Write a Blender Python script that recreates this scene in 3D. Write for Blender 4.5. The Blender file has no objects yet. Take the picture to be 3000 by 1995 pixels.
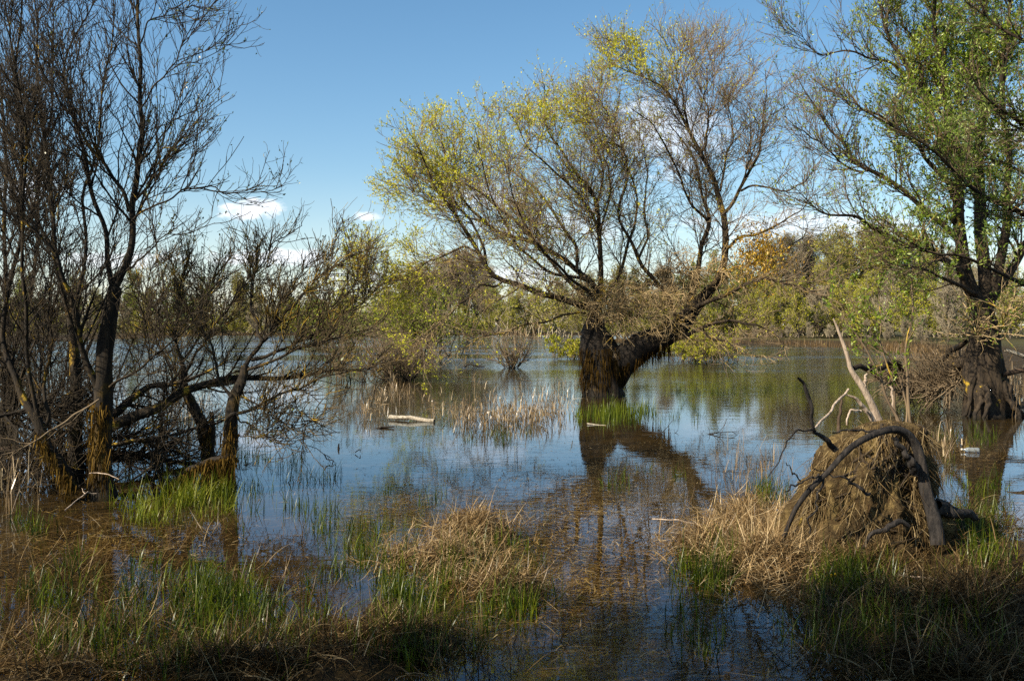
import bpy, math, random
import numpy as np
from mathutils import Vector

R = math.radians
rng = np.random.default_rng(7)
random.seed(7)
SC = bpy.context.scene
COL = SC.collection

# ---------------------------------------------------------------- camera
F, CX, HY, CH = 2882.0, 1500.0, 952.0, 1.7     # focal length and horizon of the photograph, camera height in m
cam = bpy.data.cameras.new("camera"); cam_o = bpy.data.objects.new("camera", cam); COL.objects.link(cam_o)
cam.sensor_width = 36; cam.lens = 36 * F / 3000
cam.shift_y = -(997.5 - HY) / 3000
cam.clip_start = 0.1; cam.clip_end = 6000
cam_o.location = (0, 0, CH); cam_o.rotation_euler = (R(90), 0, 0)
SC.camera = cam_o
SC.view_settings.view_transform = 'Standard'
SC.view_settings.look = 'None'
SC.view_settings.exposure = 1.1
SC.view_settings.gamma = 1.0
SC.cycles.max_bounces = 8; SC.cycles.transparent_max_bounces = 16
SC.cycles.diffuse_bounces = 2; SC.cycles.glossy_bounces = 2
SC.cycles.caustics_reflective = False; SC.cycles.caustics_refractive = False
SC.cycles.use_denoising = False

# ---------------------------------------------------------------- sun and sky
SUN_EL = 39.0
SUN_AZ = math.degrees(math.atan2(-0.85, -0.53))      # towards the sun: left and a little behind the camera
sd = Vector((math.sin(R(SUN_AZ)) * math.cos(R(SUN_EL)), math.cos(R(SUN_AZ)) * math.cos(R(SUN_EL)), math.sin(R(SUN_EL))))
sl = bpy.data.lights.new("sun", 'SUN'); sl.energy = 4.6; sl.angle = R(0.5); sl.color = (1.0, 0.90, 0.72)
so = bpy.data.objects.new("sun", sl); COL.objects.link(so)
so.rotation_euler = (-sd).to_track_quat('-Z', 'Y').to_euler()
so.location = (-30, -10, 40)

world = bpy.data.worlds.new("World"); SC.world = world; world.use_nodes = True
wt = world.node_tree; wt.nodes.clear()


class NT:
    """tiny node helper"""
    def __init__(s, tree): s.t = tree
    def n(s, kind, **kw):
        x = s.t.nodes.new(kind)
        for k, v in kw.items(): setattr(x, k, v)
        return x
    def l(s, a, b): s.t.links.new(a, b)
    def val(s, x, sock):
        if isinstance(x, (int, float)): sock.default_value = x
        else: s.l(x, sock)
    def m(s, op, a, b=0.0, c=None, clamp=False):
        x = s.n('ShaderNodeMath', operation=op, use_clamp=clamp)
        s.val(a, x.inputs[0]); s.val(b, x.inputs[1])
        if c is not None: s.val(c, x.inputs[2])
        return x.outputs[0]
    def smooth(s, v, a, b):
        x = s.n('ShaderNodeMapRange', interpolation_type='SMOOTHSTEP')
        s.val(v, x.inputs[0]); x.inputs[1].default_value = a; x.inputs[2].default_value = b
        return x.outputs[0]
    def noise(s, vec, scale, detail=4, rough=0.55, dist=0.0):
        x = s.n('ShaderNodeTexNoise'); x.inputs['Scale'].default_value = scale
        x.inputs['Detail'].default_value = detail; x.inputs['Roughness'].default_value = rough
        x.inputs['Distortion'].default_value = dist
        if vec is not None: s.l(vec, x.inputs['Vector'])
        return x
    def ramp(s, fac, stops):
        x = s.n('ShaderNodeValToRGB'); e = x.color_ramp.elements
        while len(e) < len(stops): e.new(0.5)
        for el, (p, c) in zip(e, stops): el.position = p; el.color = (*c, 1)
        s.l(fac, x.inputs[0]); return x.outputs[0]
    def mixc(s, f, a, b):
        x = s.n('ShaderNodeMix', data_type='RGBA')
        s.val(f, x.inputs[0])
        for v, i in ((a, 6), (b, 7)):
            if isinstance(v, tuple): x.inputs[i].default_value = (*v, 1)
            else: s.l(v, x.inputs[i])
        return x.outputs[2]
    def mapping(s, vec, scale):
        x = s.n('ShaderNodeMapping'); s.l(vec, x.inputs[0]); x.inputs['Scale'].default_value = scale
        return x.outputs[0]


w = NT(wt)
sky = w.n('ShaderNodeTexSky', sky_type='NISHITA', sun_disc=False)
sky.sun_elevation = R(SUN_EL); sky.sun_rotation = R(SUN_AZ)
sky.altitude = 100; sky.air_density = 1.0; sky.dust_density = 0.6; sky.ozone_density = 1.6
tc = w.n('ShaderNodeTexCoord'); sep = w.n('ShaderNodeSeparateXYZ'); w.l(tc.outputs['Generated'], sep.inputs[0])
ysafe = w.m('MAXIMUM', sep.outputs[1], 0.02)
su = w.m('DIVIDE', sep.outputs[0], ysafe); sv = w.m('DIVIDE', sep.outputs[2], ysafe)
comb = w.n('ShaderNodeCombineXYZ'); w.l(su, comb.inputs[0]); w.l(sv, comb.inputs[1])
cn = w.noise(w.mapping(comb.outputs[0], (1.0, 1.7, 1.0)), 26.0, 6, 0.6).outputs[0]
cn2 = w.noise(w.mapping(comb.outputs[0], (1.0, 2.4, 1.0)), 8.0, 4, 0.6).outputs[0]
cover = None
# cumulus scattered low over the lake: azimuth, height (as slopes), half sizes, density
for (u, v, a, b, dens) in [(-0.264, 0.116, 0.030, 0.0115, 0.95), (-0.148, 0.1105, 0.019, 0.006, 0.7),
                           (0.158, 0.195, 0.070, 0.045, 0.55), (0.30, 0.100, 0.14, 0.018, 0.6),
                           (-0.245, 0.068, 0.085, 0.010, 0.8), (-0.40, 0.067, 0.08, 0.010, 0.65),
                           (-0.50, 0.14, 0.045, 0.017, 0.7), (0.05, 0.10, 0.10, 0.016, 0.45),
                           (-0.145, 0.049, 0.06, 0.006, 0.5), (-0.03, 0.13, 0.06, 0.016, 0.55),
                           (-0.02, 0.05, 0.10, 0.012, 0.6),
                           (0.6, 0.2, 0.15, 0.04, 0.8), (-0.8, 0.2, 0.2, 0.05, 0.8)]:
    du = w.m('DIVIDE', w.m('SUBTRACT', su, u), a); dv = w.m('DIVIDE', w.m('SUBTRACT', sv, v), b)
    r2 = w.m('SQRT', w.m('ADD', w.m('MULTIPLY', du, du), w.m('MULTIPLY', dv, dv)))
    r2 = w.m('ADD', r2, w.m('MULTIPLY', w.m('SUBTRACT', cn, 0.5), 2.9))
    mk = w.m('MULTIPLY', w.m('SUBTRACT', 1.0, w.smooth(r2, 0.30, 1.1)), dens)
    cover = mk if cover is None else w.m('MAXIMUM', cover, mk)
hz = w.m('MULTIPLY', w.m('SUBTRACT', 1.0, w.smooth(sv, 0.0, 0.17)), w.m('ADD', 0.06, w.m('MULTIPLY', cn2, 0.26)))
cover = w.m('MAXIMUM', cover, hz)
cover = w.m('MULTIPLY', cover, w.smooth(sep.outputs[1], 0.02, 0.2))
hsv = w.n('ShaderNodeHueSaturation'); hsv.inputs['Hue'].default_value = 0.493; hsv.inputs['Saturation'].default_value = 1.2; hsv.inputs['Value'].default_value = 1.0
w.l(sky.outputs[0], hsv.inputs['Color'])
csky = w.mixc(cover, hsv.outputs[0], (8.2, 8.4, 8.9))
bg = w.n('ShaderNodeBackground'); bg.inputs[1].default_value = 0.073
w.l(csky, bg.inputs[0])
wo = w.n('ShaderNodeOutputWorld'); w.l(bg.outputs[0], wo.inputs[0])

# ---------------------------------------------------------------- helpers


def dist_of(py): return CH * F / (py - HY)                 # distance of a point of the water surface seen at row py
def P(px, py, d): return np.array([(px - CX) / F * d, d, CH + (HY - py) / F * d])


def tag(o, label=None, cat=None, group=None, kind=None):
    if label: o["label"] = label
    if cat: o["category"] = cat
    if group: o["group"] = group
    if kind: o["kind"] = kind
    return o


def empty(name, loc, label=None, cat=None, group=None):
    o = bpy.data.objects.new(name, None); COL.objects.link(o); o.location = loc; o.empty_display_size = 0.3
    return tag(o, label, cat, group)


class Geo:
    """collects vertices, faces (as quads or triangles) and a per-point random value"""
    def __init__(s): s.v = []; s.f4 = []; s.f3 = []; s.a = []; s.n = 0
    def add(s, v, f4=None, f3=None, a=None):
        v = np.asarray(v, float).reshape(-1, 3)
        if f4 is not None and len(f4): s.f4.append(np.asarray(f4, np.int64) + s.n)
        if f3 is not None and len(f3): s.f3.append(np.asarray(f3, np.int64) + s.n)
        s.a.append(np.full(len(v), 0.5) if a is None else np.asarray(a, float).reshape(-1))
        s.v.append(v); s.n += len(v)
    def build(s, name, mat, parent=None, origin=None):
        me = bpy.data.meshes.new(name)
        if s.n:
            v = np.concatenate(s.v)
            o = np.zeros(3) if origin is None else np.asarray(origin, float)
            v = v - o
            f4 = np.concatenate(s.f4) if s.f4 else np.zeros((0, 4), np.int64)
            f3 = np.concatenate(s.f3) if s.f3 else np.zeros((0, 3), np.int64)
            me.vertices.add(len(v)); me.vertices.foreach_set("co", v.astype(np.float32).ravel())
            loops = np.concatenate([f4.ravel(), f3.ravel()]).astype(np.int32)
            me.loops.add(len(loops)); me.loops.foreach_set("vertex_index", loops)
            starts = np.concatenate([np.arange(len(f4)) * 4, len(f4) * 4 + np.arange(len(f3)) * 3]).astype(np.int32)
            me.polygons.add(len(starts)); me.polygons.foreach_set("loop_start", starts)
            at = me.attributes.new("var", 'FLOAT', 'POINT'); at.data.foreach_set("value", np.concatenate(s.a).astype(np.float32))
            me.update(calc_edges=True)
        if mat: me.materials.append(mat)
        ob = bpy.data.objects.new(name, me); COL.objects.link(ob)
        if parent is not None: ob.parent = parent
        elif origin is not None: ob.location = origin
        return ob


def unit(v): return v / np.maximum(np.linalg.norm(v, axis=-1, keepdims=True), 1e-9)


def tubes(g, pts, rad, sides=3, var=None, rough=0.0, flare=None):
    """pts (N,M,3), rad (N,M): tapered tubes, open ends closed by taper"""
    N, M, _ = pts.shape
    if N == 0: return
    tan = np.empty_like(pts); tan[:, 1:-1] = pts[:, 2:] - pts[:, :-2]; tan[:, 0] = pts[:, 1] - pts[:, 0]; tan[:, -1] = pts[:, -1] - pts[:, -2]
    tan = unit(tan)
    mt = unit(tan.mean(axis=1)); k = np.abs(mt).argmin(axis=1); ref = np.eye(3)[k]
    u = unit(np.cross(tan, ref[:, None, :])); vv = np.cross(tan, u)
    ang = np.arange(sides) / sides * 2 * np.pi
    rr = np.repeat(rad[:, :, None], sides, axis=2)
    if rough > 0:
        ph = rng.uniform(0, 6.28, (N, 1, 1, 6)); s = np.linspace(0, 1, M)[None, :, None]
        A = ang[None, None, :]
        n = 0
        for q, (ka, ks) in enumerate([(2, 3), (3, 5), (7, 3), (4, 11), (11, 5), (1, 6)]):
            n = n + np.sin(A * ka + s * ks * 2 + ph[..., q]) / (1 + 0.35 * q)
        rr = rr * (1 + rough * n)
    ring = pts[:, :, None, :] + rr[..., None] * (np.cos(ang)[None, None, :, None] * u[:, :, None, :] + np.sin(ang)[None, None, :, None] * vv[:, :, None, :])
    i = np.arange(N)[:, None, None] * (M * sides); j = np.arange(M - 1)[None, :, None] * sides; q = np.arange(sides)[None, None, :]
    q2 = (q + 1) % sides
    f = np.stack([i + j + q, i + j + q2, i + j + sides + q2, i + j + sides + q], axis=-1).reshape(-1, 4)
    a = np.repeat((rng.random(N) if var is None else var)[:, None], M * sides, axis=1)
    g.add(ring, f, None, a)


def resample(p, M, wig=0.0, smooth=2):
    p = np.asarray(p, float)
    def rs(p, M):
        L = np.concatenate([[0], np.cumsum(np.linalg.norm(np.diff(p, axis=0), axis=1))])
        t = np.linspace(0, L[-1], M); return np.stack([np.interp(t, L, p[:, c]) for c in range(3)], axis=1), L[-1]
    q, L = rs(p, 80)
    for _ in range(smooth * 3):
        q[1:-1] = 0.25 * q[:-2] + 0.5 * q[1:-1] + 0.25 * q[2:]
    if wig:
        n = rng.normal(size=(12, 3)) * wig
        t = np.linspace(0, 11, 80); n[0] = 0
        q = q + np.stack([np.interp(t, np.arange(12), n[:, c]) for c in range(3)], axis=1)
        for _ in range(4): q[1:-1] = 0.25 * q[:-2] + 0.5 * q[1:-1] + 0.25 * q[2:]
    return rs(q, M)[0]


def spawn(pts, rad, n, t0, t1, ang, length, M, wob, up, r_fac=0.6, r_max=0.02, r_tip=0.0015, up0=0.0, taper_len=0.5, pw=None, bias=None):
    """n side shoots over all the parents: returns pts, rad of the children and their parent's index"""
    N, PM, _ = pts.shape
    seg = np.linalg.norm(np.diff(pts, axis=1), axis=2).sum(axis=1)
    wgt = seg if pw is None else seg * pw
    idx = rng.choice(N, n, p=wgt / wgt.sum())
    t = rng.uniform(t0, t1, n); ft = t * (PM - 1); i0 = np.minimum(ft.astype(int), PM - 2); fr = (ft - i0)[:, None]
    a = pts[idx, i0]; b = pts[idx, i0 + 1]
    p = a * (1 - fr) + b * fr; tan = unit(b - a)
    pr = rad[idx, i0] * (1 - fr[:, 0]) + rad[idx, i0 + 1] * fr[:, 0]
    rnd = rng.normal(size=(n, 3)); rnd = unit(rnd - (rnd * tan).sum(1, keepdims=True) * tan)
    th = np.radians(rng.uniform(ang[0], ang[1], n))[:, None]
    d = tan * np.cos(th) + rnd * np.sin(th)
    d = d + np.array([0, 0, up0])
    if bias is not None: d = d + np.asarray(bias)
    d = unit(d)
    L = rng.uniform(length[0], length[1], n) * (1 - taper_len * t)
    step = (L / (M - 1))[:, None]
    out = np.empty((n, M, 3)); out[:, 0] = p
    for k in range(1, M):
        d = unit(d + rng.normal(size=(n, 3)) * wob + np.array([0, 0, up]))
        p = p + d * step; out[:, k] = p
    r0 = np.clip(pr * r_fac, r_tip * 1.3, r_max)
    s = np.linspace(0, 1, M)[None, :]
    r = r0[:, None] * (1 - s) + r_tip * s
    return out, r, idx


def leaves(g, pts, n, t0, t1, size, width, spread=0.8, up=0.2, prob=None, off=0.01):
    """diamond leaves along the given shoots"""
    N, M, _ = pts.shape
    idx = rng.integers(0, N, n)
    if prob is not None: idx = idx[rng.random(n) < prob[idx]]
    n = len(idx)
    if n == 0: return
    ft = rng.uniform(t0, t1, n) * (M - 1); i0 = np.minimum(ft.astype(int), M - 2); fr = (ft - i0)[:, None]
    a = pts[idx, i0]; b = pts[idx, i0 + 1]; tan = unit(b - a)
    p = a * (1 - fr) + b * fr + rng.normal(size=(n, 3)) * off
    leaf_at(g, p, tan, size, width, spread, up)


def leaf_at(g, p, tan, size, width, spread=0.8, up=0.2):
    n = len(p)
    d = unit(tan + rng.normal(size=(n, 3)) * spread + np.array([0, 0, up]))
    s = unit(np.cross(d, rng.normal(size=(n, 3))))
    nn = np.cross(d, s)
    L = rng.uniform(size[0], size[1], n)[:, None]; W = L * rng.uniform(width[0], width[1], n)[:, None]
    v = np.stack([p, p + d * L * 0.45 + s * W * 0.5 + nn * W * 0.15, p + d * L + nn * W * -0.1, p + d * L * 0.45 - s * W * 0.5 + nn * W * 0.15], axis=1)
    f = np.arange(n)[:, None] * 4 + np.arange(4)[None, :]
    g.add(v, f, None, np.repeat(rng.random(n), 4))


def blades(g, base, length, width, az, lean, bend, M=5, var=None, droop=None):
    """grass blades: strips that start upright-ish (lean from the vertical) and bend over"""
    n = len(base)
    if n == 0: return
    out = np.stack([np.cos(az), np.sin(az), np.zeros(n)], axis=1)
    side = np.stack([-np.sin(az), np.cos(az), np.zeros(n)], axis=1)
    side = unit(side + rng.normal(size=(n, 3)) * 0.25)
    p = np.array(base, float); rows = []
    a = np.array(lean, float)
    step = (length / (M - 1))[:, None]
    for k in range(M):
        s = k / (M - 1)
        wv = (width * (1 - s ** 1.6) + 0.0004)[:, None]
        rows.append(np.stack([p - side * wv * 0.5, p + side * wv * 0.5], axis=1))
        p = p + (out * np.sin(a)[:, None] + np.array([0, 0, 1.0]) * np.cos(a)[:, None]) * step
        a = a + bend / (M - 1)
        if droop is not None:
            brk = droop == k; a = np.where(brk, a + rng.uniform(0.7, 1.7, n), a)
    v = np.stack(rows, axis=1)                                        # n,M,2,3
    i = np.arange(n)[:, None] * (M * 2); k = np.arange(M - 1)[None, :] * 2
    f = np.stack([i + k, i + k + 1, i + k + 3, i + k + 2], axis=-1).reshape(-1, 4)
    a = np.repeat((rng.random(n) if var is None else var), M * 2)
    g.add(v, f, None, a)


# ---------------------------------------------------------------- materials


def newmat(name):
    m = bpy.data.materials.new(name); m.use_nodes = True; m.node_tree.nodes.clear()
    t = NT(m.node_tree); o = t.n('ShaderNodeOutputMaterial'); return m, t, o


def attr(t): x = t.n('ShaderNodeAttribute', attribute_name='var'); return x.outputs['Fac']


def bark(name, c1, c2, lichen=0.3, moss=0.0, scale=9.0, lich_col=(0.50, 0.27, 0.02), moss_col=(0.09, 0.055, 0.012), bump=0.6, stretch=0.18, wetband=0.75):
    m, t, o = newmat(name)
    geo = t.n('ShaderNodeNewGeometry'); pos = geo.outputs['Position']
    n1 = t.noise(t.mapping(pos, (1, 1, stretch)), scale * 3, 6, 0.65).outputs[0]
    n2 = t.noise(pos, scale, 5, 0.6).outputs[0]
    n3 = t.noise(pos, scale * 0.35, 3, 0.5).outputs[0]
    col = t.mixc(t.smooth(n1, 0.3, 0.7), c1, c2)
    av = attr(t)
    if moss > 0:
        col = t.mixc(t.m('MULTIPLY', t.smooth(t.m('ADD', n3, t.m('MULTIPLY', n2, 0.5)), 0.98 - moss * 0.5, 1.1 - moss * 0.5), 0.9), col, moss_col)
    if lichen > 0:
        lf = t.smooth(t.m('ADD', t.m('MULTIPLY', n2, 0.75), t.m('ADD', t.m('MULTIPLY', n3, 0.35), t.m('MULTIPLY', av, 0.10))), 0.78 - lichen * 0.3, 0.86 - lichen * 0.3)
        lc = t.mixc(t.noise(pos, scale * 2.2, 3).outputs[0], lich_col, (lich_col[0] * 0.62, lich_col[1] * 0.95, lich_col[2] * 1.6))
        col = t.mixc(t.m('MULTIPLY', lf, 0.85), col, lc)
    zc = t.n('ShaderNodeSeparateXYZ'); t.l(pos, zc.inputs[0])
    wet = t.smooth(t.m('ADD', zc.outputs[2], t.m('MULTIPLY', n3, -0.12)), 0.10, 0.0)
    col = t.mixc(t.m('MULTIPLY', wet, wetband), col, (0.012, 0.009, 0.006))
    b = t.n('ShaderNodeBsdfPrincipled'); b.inputs['Roughness'].default_value = 0.85
    b.inputs['Specular IOR Level'].default_value = 0.25
    t.l(col, b.inputs['Base Color'])
    if bump:
        bp = t.n('ShaderNodeBump'); bp.inputs['Strength'].default_value = bump; bp.inputs['Distance'].default_value = 0.03
        t.l(n1, bp.inputs['Height']); t.l(bp.outputs[0], b.inputs['Normal'])
    t.l(b.outputs[0], o.inputs[0]); return m


def leafmat(name, stops, transl=0.35, gloss=0.06, grough=0.35):
    m, t, o = newmat(name)
    col = t.ramp(attr(t), stops)
    d = t.n('ShaderNodeBsdfDiffuse'); t.l(col, d.inputs[0])
    tr = t.n('ShaderNodeBsdfTranslucent'); t.l(col, tr.inputs[0])
    mx = t.n('ShaderNodeMixShader'); mx.inputs[0].default_value = transl; t.l(d.outputs[0], mx.inputs[1]); t.l(tr.outputs[0], mx.inputs[2])
    gl = t.n('ShaderNodeBsdfGlossy'); gl.inputs['Roughness'].default_value = grough; gl.inputs[0].default_value = (1, 1, 1, 1)
    m2 = t.n('ShaderNodeMixShader'); m2.inputs[0].default_value = gloss; t.l(mx.outputs[0], m2.inputs[1]); t.l(gl.outputs[0], m2.inputs[2])
    t.l(m2.outputs[0], o.inputs[0]); return m


M = {}
M['willow_bark'] = bark('willow_bark', (0.012, 0.009, 0.006), (0.055, 0.038, 0.022), 0.32, 0.25, 7)
M['willow_trunk'] = bark('willow_trunk', (0.004, 0.003, 0.0025), (0.022, 0.015, 0.009), 0.03, 0.15, 5, bump=1.0)
M['willow_twig'] = bark('willow_twig', (0.15, 0.105, 0.065), (0.26, 0.19, 0.115), 0.26, 0.0, 3.0, bump=0)
M['tangle_twig'] = bark('tangle_twig', (0.22, 0.15, 0.07), (0.42, 0.31, 0.165), 0.36, 0.0, 3.5, bump=0)
M['alder_bark'] = bark('alder_bark', (0.006, 0.005, 0.004), (0.036, 0.025, 0.014), 0.30, 0.30, 8)
M['alder_twig'] = bark('alder_twig', (0.016, 0.012, 0.008), (0.052, 0.037, 0.020), 0.20, 0.0, 4.0, bump=0)
M['lichen_twig'] = bark('lichen_twig', (0.040, 0.028, 0.014), (0.11, 0.078, 0.036), 0.44, 0.0, 4.0, bump=0)
M['right_bark'] = bark('right_bark', (0.010, 0.007, 0.005), (0.058, 0.040, 0.023), 0.14, 0.1, 7, bump=0.9)
M['right_twig'] = bark('right_twig', (0.08, 0.055, 0.035), (0.17, 0.12, 0.07), 0.28, 0.0, 3.5, bump=0)
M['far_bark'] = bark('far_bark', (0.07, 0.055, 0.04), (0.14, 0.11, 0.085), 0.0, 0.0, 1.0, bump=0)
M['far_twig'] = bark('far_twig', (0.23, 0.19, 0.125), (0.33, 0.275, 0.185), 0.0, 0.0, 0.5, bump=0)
M['shrub_twig'] = bark('shrub_twig', (0.12, 0.085, 0.05), (0.22, 0.16, 0.095), 0.1, 0.0, 2.0, bump=0)
M['dead_wood'] = bark('dead_wood', (0.20, 0.145, 0.105), (0.48, 0.38, 0.29), 0.0, 0.1, 10, bump=0.6, wetband=0.0)
M['root_bark'] = bark('root_bark', (0.006, 0.005, 0.005), (0.040, 0.033, 0.028), 0.0, 0.15, 10, bump=0.8)
M['pale_wood'] = bark('pale_wood', (0.14, 0.115, 0.08), (0.46, 0.40, 0.31), 0.0, 0.0, 9, bump=0.5, stretch=1.0, wetband=0.0)
M['dark_wood'] = bark('dark_wood', (0.025, 0.016, 0.010), (0.07, 0.045, 0.028), 0.0, 0.0, 7, bump=0.3)
M['willow_leaf'] = leafmat('willow_leaf', [(0, (0.28, 0.34, 0.025)), (0.35, (0.52, 0.52, 0.035)), (0.75, (0.68, 0.63, 0.05)), (1, (0.76, 0.70, 0.12))], 0.45, 0.0)
M['green_leaf'] = leafmat('green_leaf', [(0, (0.09, 0.16, 0.010)), (0.5, (0.23, 0.33, 0.020)), (0.85, (0.38, 0.45, 0.04)), (1, (0.55, 0.58, 0.18))], 0.48, 0.025, 0.4)
M['dark_leaf'] = leafmat('dark_leaf', [(0, (0.045, 0.085, 0.010)), (0.6, (0.12, 0.18, 0.02)), (1, (0.28, 0.32, 0.08))], 0.3, 0.025, 0.4)
M['alder_leaf'] = leafmat('alder_leaf', [(0, (0.03, 0.055, 0.010)), (0.6, (0.10, 0.13, 0.02)), (1, (0.22, 0.23, 0.04))], 0.35, 0.05)
M['orange_leaf'] = leafmat('orange_leaf', [(0, (0.14, 0.065, 0.010)), (0.5, (0.40, 0.23, 0.018)), (1, (0.58, 0.38, 0.05))], 0.3, 0.03)
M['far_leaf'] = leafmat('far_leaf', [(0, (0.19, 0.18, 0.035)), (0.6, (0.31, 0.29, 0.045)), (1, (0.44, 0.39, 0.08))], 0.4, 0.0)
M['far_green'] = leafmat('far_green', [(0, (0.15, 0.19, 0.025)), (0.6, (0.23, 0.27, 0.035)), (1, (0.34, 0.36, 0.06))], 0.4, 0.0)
M['shrub_leaf'] = leafmat('shrub_leaf', [(0, (0.21, 0.23, 0.02)), (0.6, (0.35, 0.34, 0.03)), (1, (0.48, 0.43, 0.05))], 0.35, 0.0)
M['grass'] = leafmat('grass', [(0, (0.018, 0.032, 0.003)), (0.45, (0.055, 0.082, 0.006)), (0.85, (0.15, 0.175, 0.010)), (1, (0.28, 0.27, 0.04))], 0.4, 0.015)
M['dry_grass'] = leafmat('dry_grass', [(0, (0.05, 0.028, 0.012)), (0.35, (0.15, 0.092, 0.038)), (0.75, (0.32, 0.215, 0.10)), (1, (0.55, 0.42, 0.24))], 0.2, 0.01)
M['shaded_straw'] = leafmat('shaded_straw', [(0, (0.018, 0.010, 0.004)), (0.45, (0.058, 0.035, 0.013)), (0.85, (0.14, 0.090, 0.036)), (1, (0.34, 0.25, 0.13))], 0.2, 0.01)  # darker copy of dry_grass, foreground shade put into the colour
M['dry_reed'] = leafmat('dry_reed', [(0, (0.11, 0.065, 0.028)), (0.45, (0.30, 0.205, 0.10)), (0.85, (0.50, 0.38, 0.22)), (1, (0.70, 0.57, 0.38))], 0.25, 0.05)
M['litter'] = leafmat('litter', [(0, (0.035, 0.02, 0.008)), (0.6, (0.13, 0.08, 0.030)), (1, (0.36, 0.27, 0.13))], 0.1, 0.02)
M['fibre'] = leafmat('fibre', [(0, (0.04, 0.025, 0.012)), (0.6, (0.15, 0.10, 0.045)), (1, (0.34, 0.26, 0.14))], 0.15, 0.0)
M['moss'] = leafmat('moss', [(0, (0.020, 0.012, 0.004)), (0.6, (0.085, 0.05, 0.012)), (1, (0.20, 0.125, 0.03))], 0.2, 0.0)
M['petal'] = leafmat('petal', [(0, (0.70, 0.46, 0.01)), (1, (0.82, 0.62, 0.02))], 0.25, 0.02)

# soil of the mound
m, t, o = newmat('mound_soil')
pos = t.n('ShaderNodeNewGeometry').outputs['Position']
a1 = t.noise(pos, 7, 6, 0.65).outputs[0]; a2 = t.noise(pos, 34, 5, 0.7).outputs[0]
a3 = t.noise(t.mapping(pos, (1, 1, 0.2)), 30, 4, 0.6).outputs[0]
c = t.ramp(a1, [(0.3, (0.030, 0.020, 0.010)), (0.48, (0.085, 0.058, 0.027)), (0.62, (0.20, 0.138, 0.054)), (0.8, (0.36, 0.26, 0.10))])
c = t.mixc(t.smooth(a3, 0.5, 0.68), c, (0.06, 0.036, 0.016))
b = t.n('ShaderNodeBsdfPrincipled'); b.inputs['Roughness'].default_value = 0.95; b.inputs['Specular IOR Level'].default_value = 0.1
t.l(c, b.inputs['Base Color'])
bp = t.n('ShaderNodeBump'); bp.inputs['Strength'].default_value = 1.0; bp.inputs['Distance'].default_value = 0.05
t.l(a2, bp.inputs['Height']); t.l(bp.outputs[0], b.inputs['Normal']); t.l(b.outputs[0], o.inputs[0]); M['soil'] = m

# ground: mud and rotting straw, greener on the banks, silt darkened where deep to imitate light lost in the water
m, t, o = newmat('ground_mud')
pos = t.n('ShaderNodeNewGeometry').outputs['Position']
sp = t.n('ShaderNodeSeparateXYZ'); t.l(pos, sp.inputs[0])
a1 = t.noise(pos, 1.3, 6, 0.6).outputs[0]; a2 = t.noise(pos, 22, 6, 0.7, 0.6).outputs[0]; a3 = t.noise(t.mapping(pos, (0.35, 1.0, 1.0)), 60, 4, 0.6).outputs[0]
c = t.ramp(t.m('ADD', t.m('MULTIPLY', a2, 0.6), t.m('MULTIPLY', a1, 0.4)), [(0.36, (0.008, 0.0045, 0.001)), (0.52, (0.030, 0.018, 0.0045)), (0.66, (0.085, 0.053, 0.014))])
c = t.mixc(t.smooth(a3, 0.58, 0.75), c, (0.22, 0.14, 0.05))
deep = t.smooth(sp.outputs[2], -0.12, -0.34)
c = t.mixc(t.m('MULTIPLY', deep, 0.92), c, (0.018, 0.022, 0.012))
c = t.mixc(t.smooth(t.m('ADD', sp.outputs[2], t.m('MULTIPLY', a1, 0.1)), 0.3, 0.5), c, (0.075, 0.075, 0.022))
b = t.n('ShaderNodeBsdfPrincipled'); b.inputs['Roughness'].default_value = 0.9; b.inputs['Specular IOR Level'].default_value = 0.2
t.l(c, b.inputs['Base Color'])
bp = t.n('ShaderNodeBump'); bp.inputs['Strength'].default_value = 0.8; bp.inputs['Distance'].default_value = 0.04
t.l(a2, bp.inputs['Height']); t.l(bp.outputs[0], b.inputs['Normal']); t.l(b.outputs[0], o.inputs[0]); M['ground'] = m

# water: clear brown shallow water with a Fresnel mirror; calm close by, a light breeze further out
m, t, o = newmat('lake_water')
pos = t.n('ShaderNodeNewGeometry').outputs['Position']
sp = t.n('ShaderNodeSeparateXYZ'); t.l(pos, sp.inputs[0])
patch = t.noise(t.mapping(pos, (0.05, 0.16, 1)), 1.0, 3, 0.5).outputs[0]
breeze = t.m('MULTIPLY', t.smooth(sp.outputs[1], 20, 50), t.m('ADD', 0.35, t.m('MULTIPLY', t.smooth(patch, 0.35, 0.62), 0.9)))
w1 = t.noise(t.mapping(pos, (1.0, 2.4, 1)), 3.2, 3, 0.5, 0.3).outputs[0]
w2 = t.noise(t.mapping(pos, (1.0, 2.0, 1)), 0.9, 2, 0.5).outputs[0]
hgt = t.m('ADD', t.m('MULTIPLY', w1, t.m('ADD', 0.0010, t.m('MULTIPLY', breeze, 0.010))), t.m('MULTIPLY', w2, t.m('ADD', 0.0014, t.m('MULTIPLY', breeze, 0.012))))
bp = t.n('ShaderNodeBump'); bp.inputs['Strength'].default_value = 1.0; bp.inputs['Distance'].default_value = 1.0
t.l(hgt, bp.inputs['Height'])
fr = t.n('ShaderNodeFresnel'); bf = t.n('ShaderNodeNewGeometry').outputs['Backfacing']
t.l(t.m('ADD', 1.33, t.m('MULTIPLY', bf, 0.752 - 1.33)), fr.inputs[0]); t.l(bp.outputs[0], fr.inputs['Normal'])
gl = t.n('ShaderNodeBsdfGlossy'); t.l(t.m('MULTIPLY', breeze, 0.11), gl.inputs['Roughness']); gl.inputs[0].default_value = (0.78, 0.88, 1, 1); t.l(bp.outputs[0], gl.inputs['Normal'])
tr = t.n('ShaderNodeBsdfTransparent'); tr.inputs[0].default_value = (0.92, 0.86, 0.70, 1)
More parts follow.
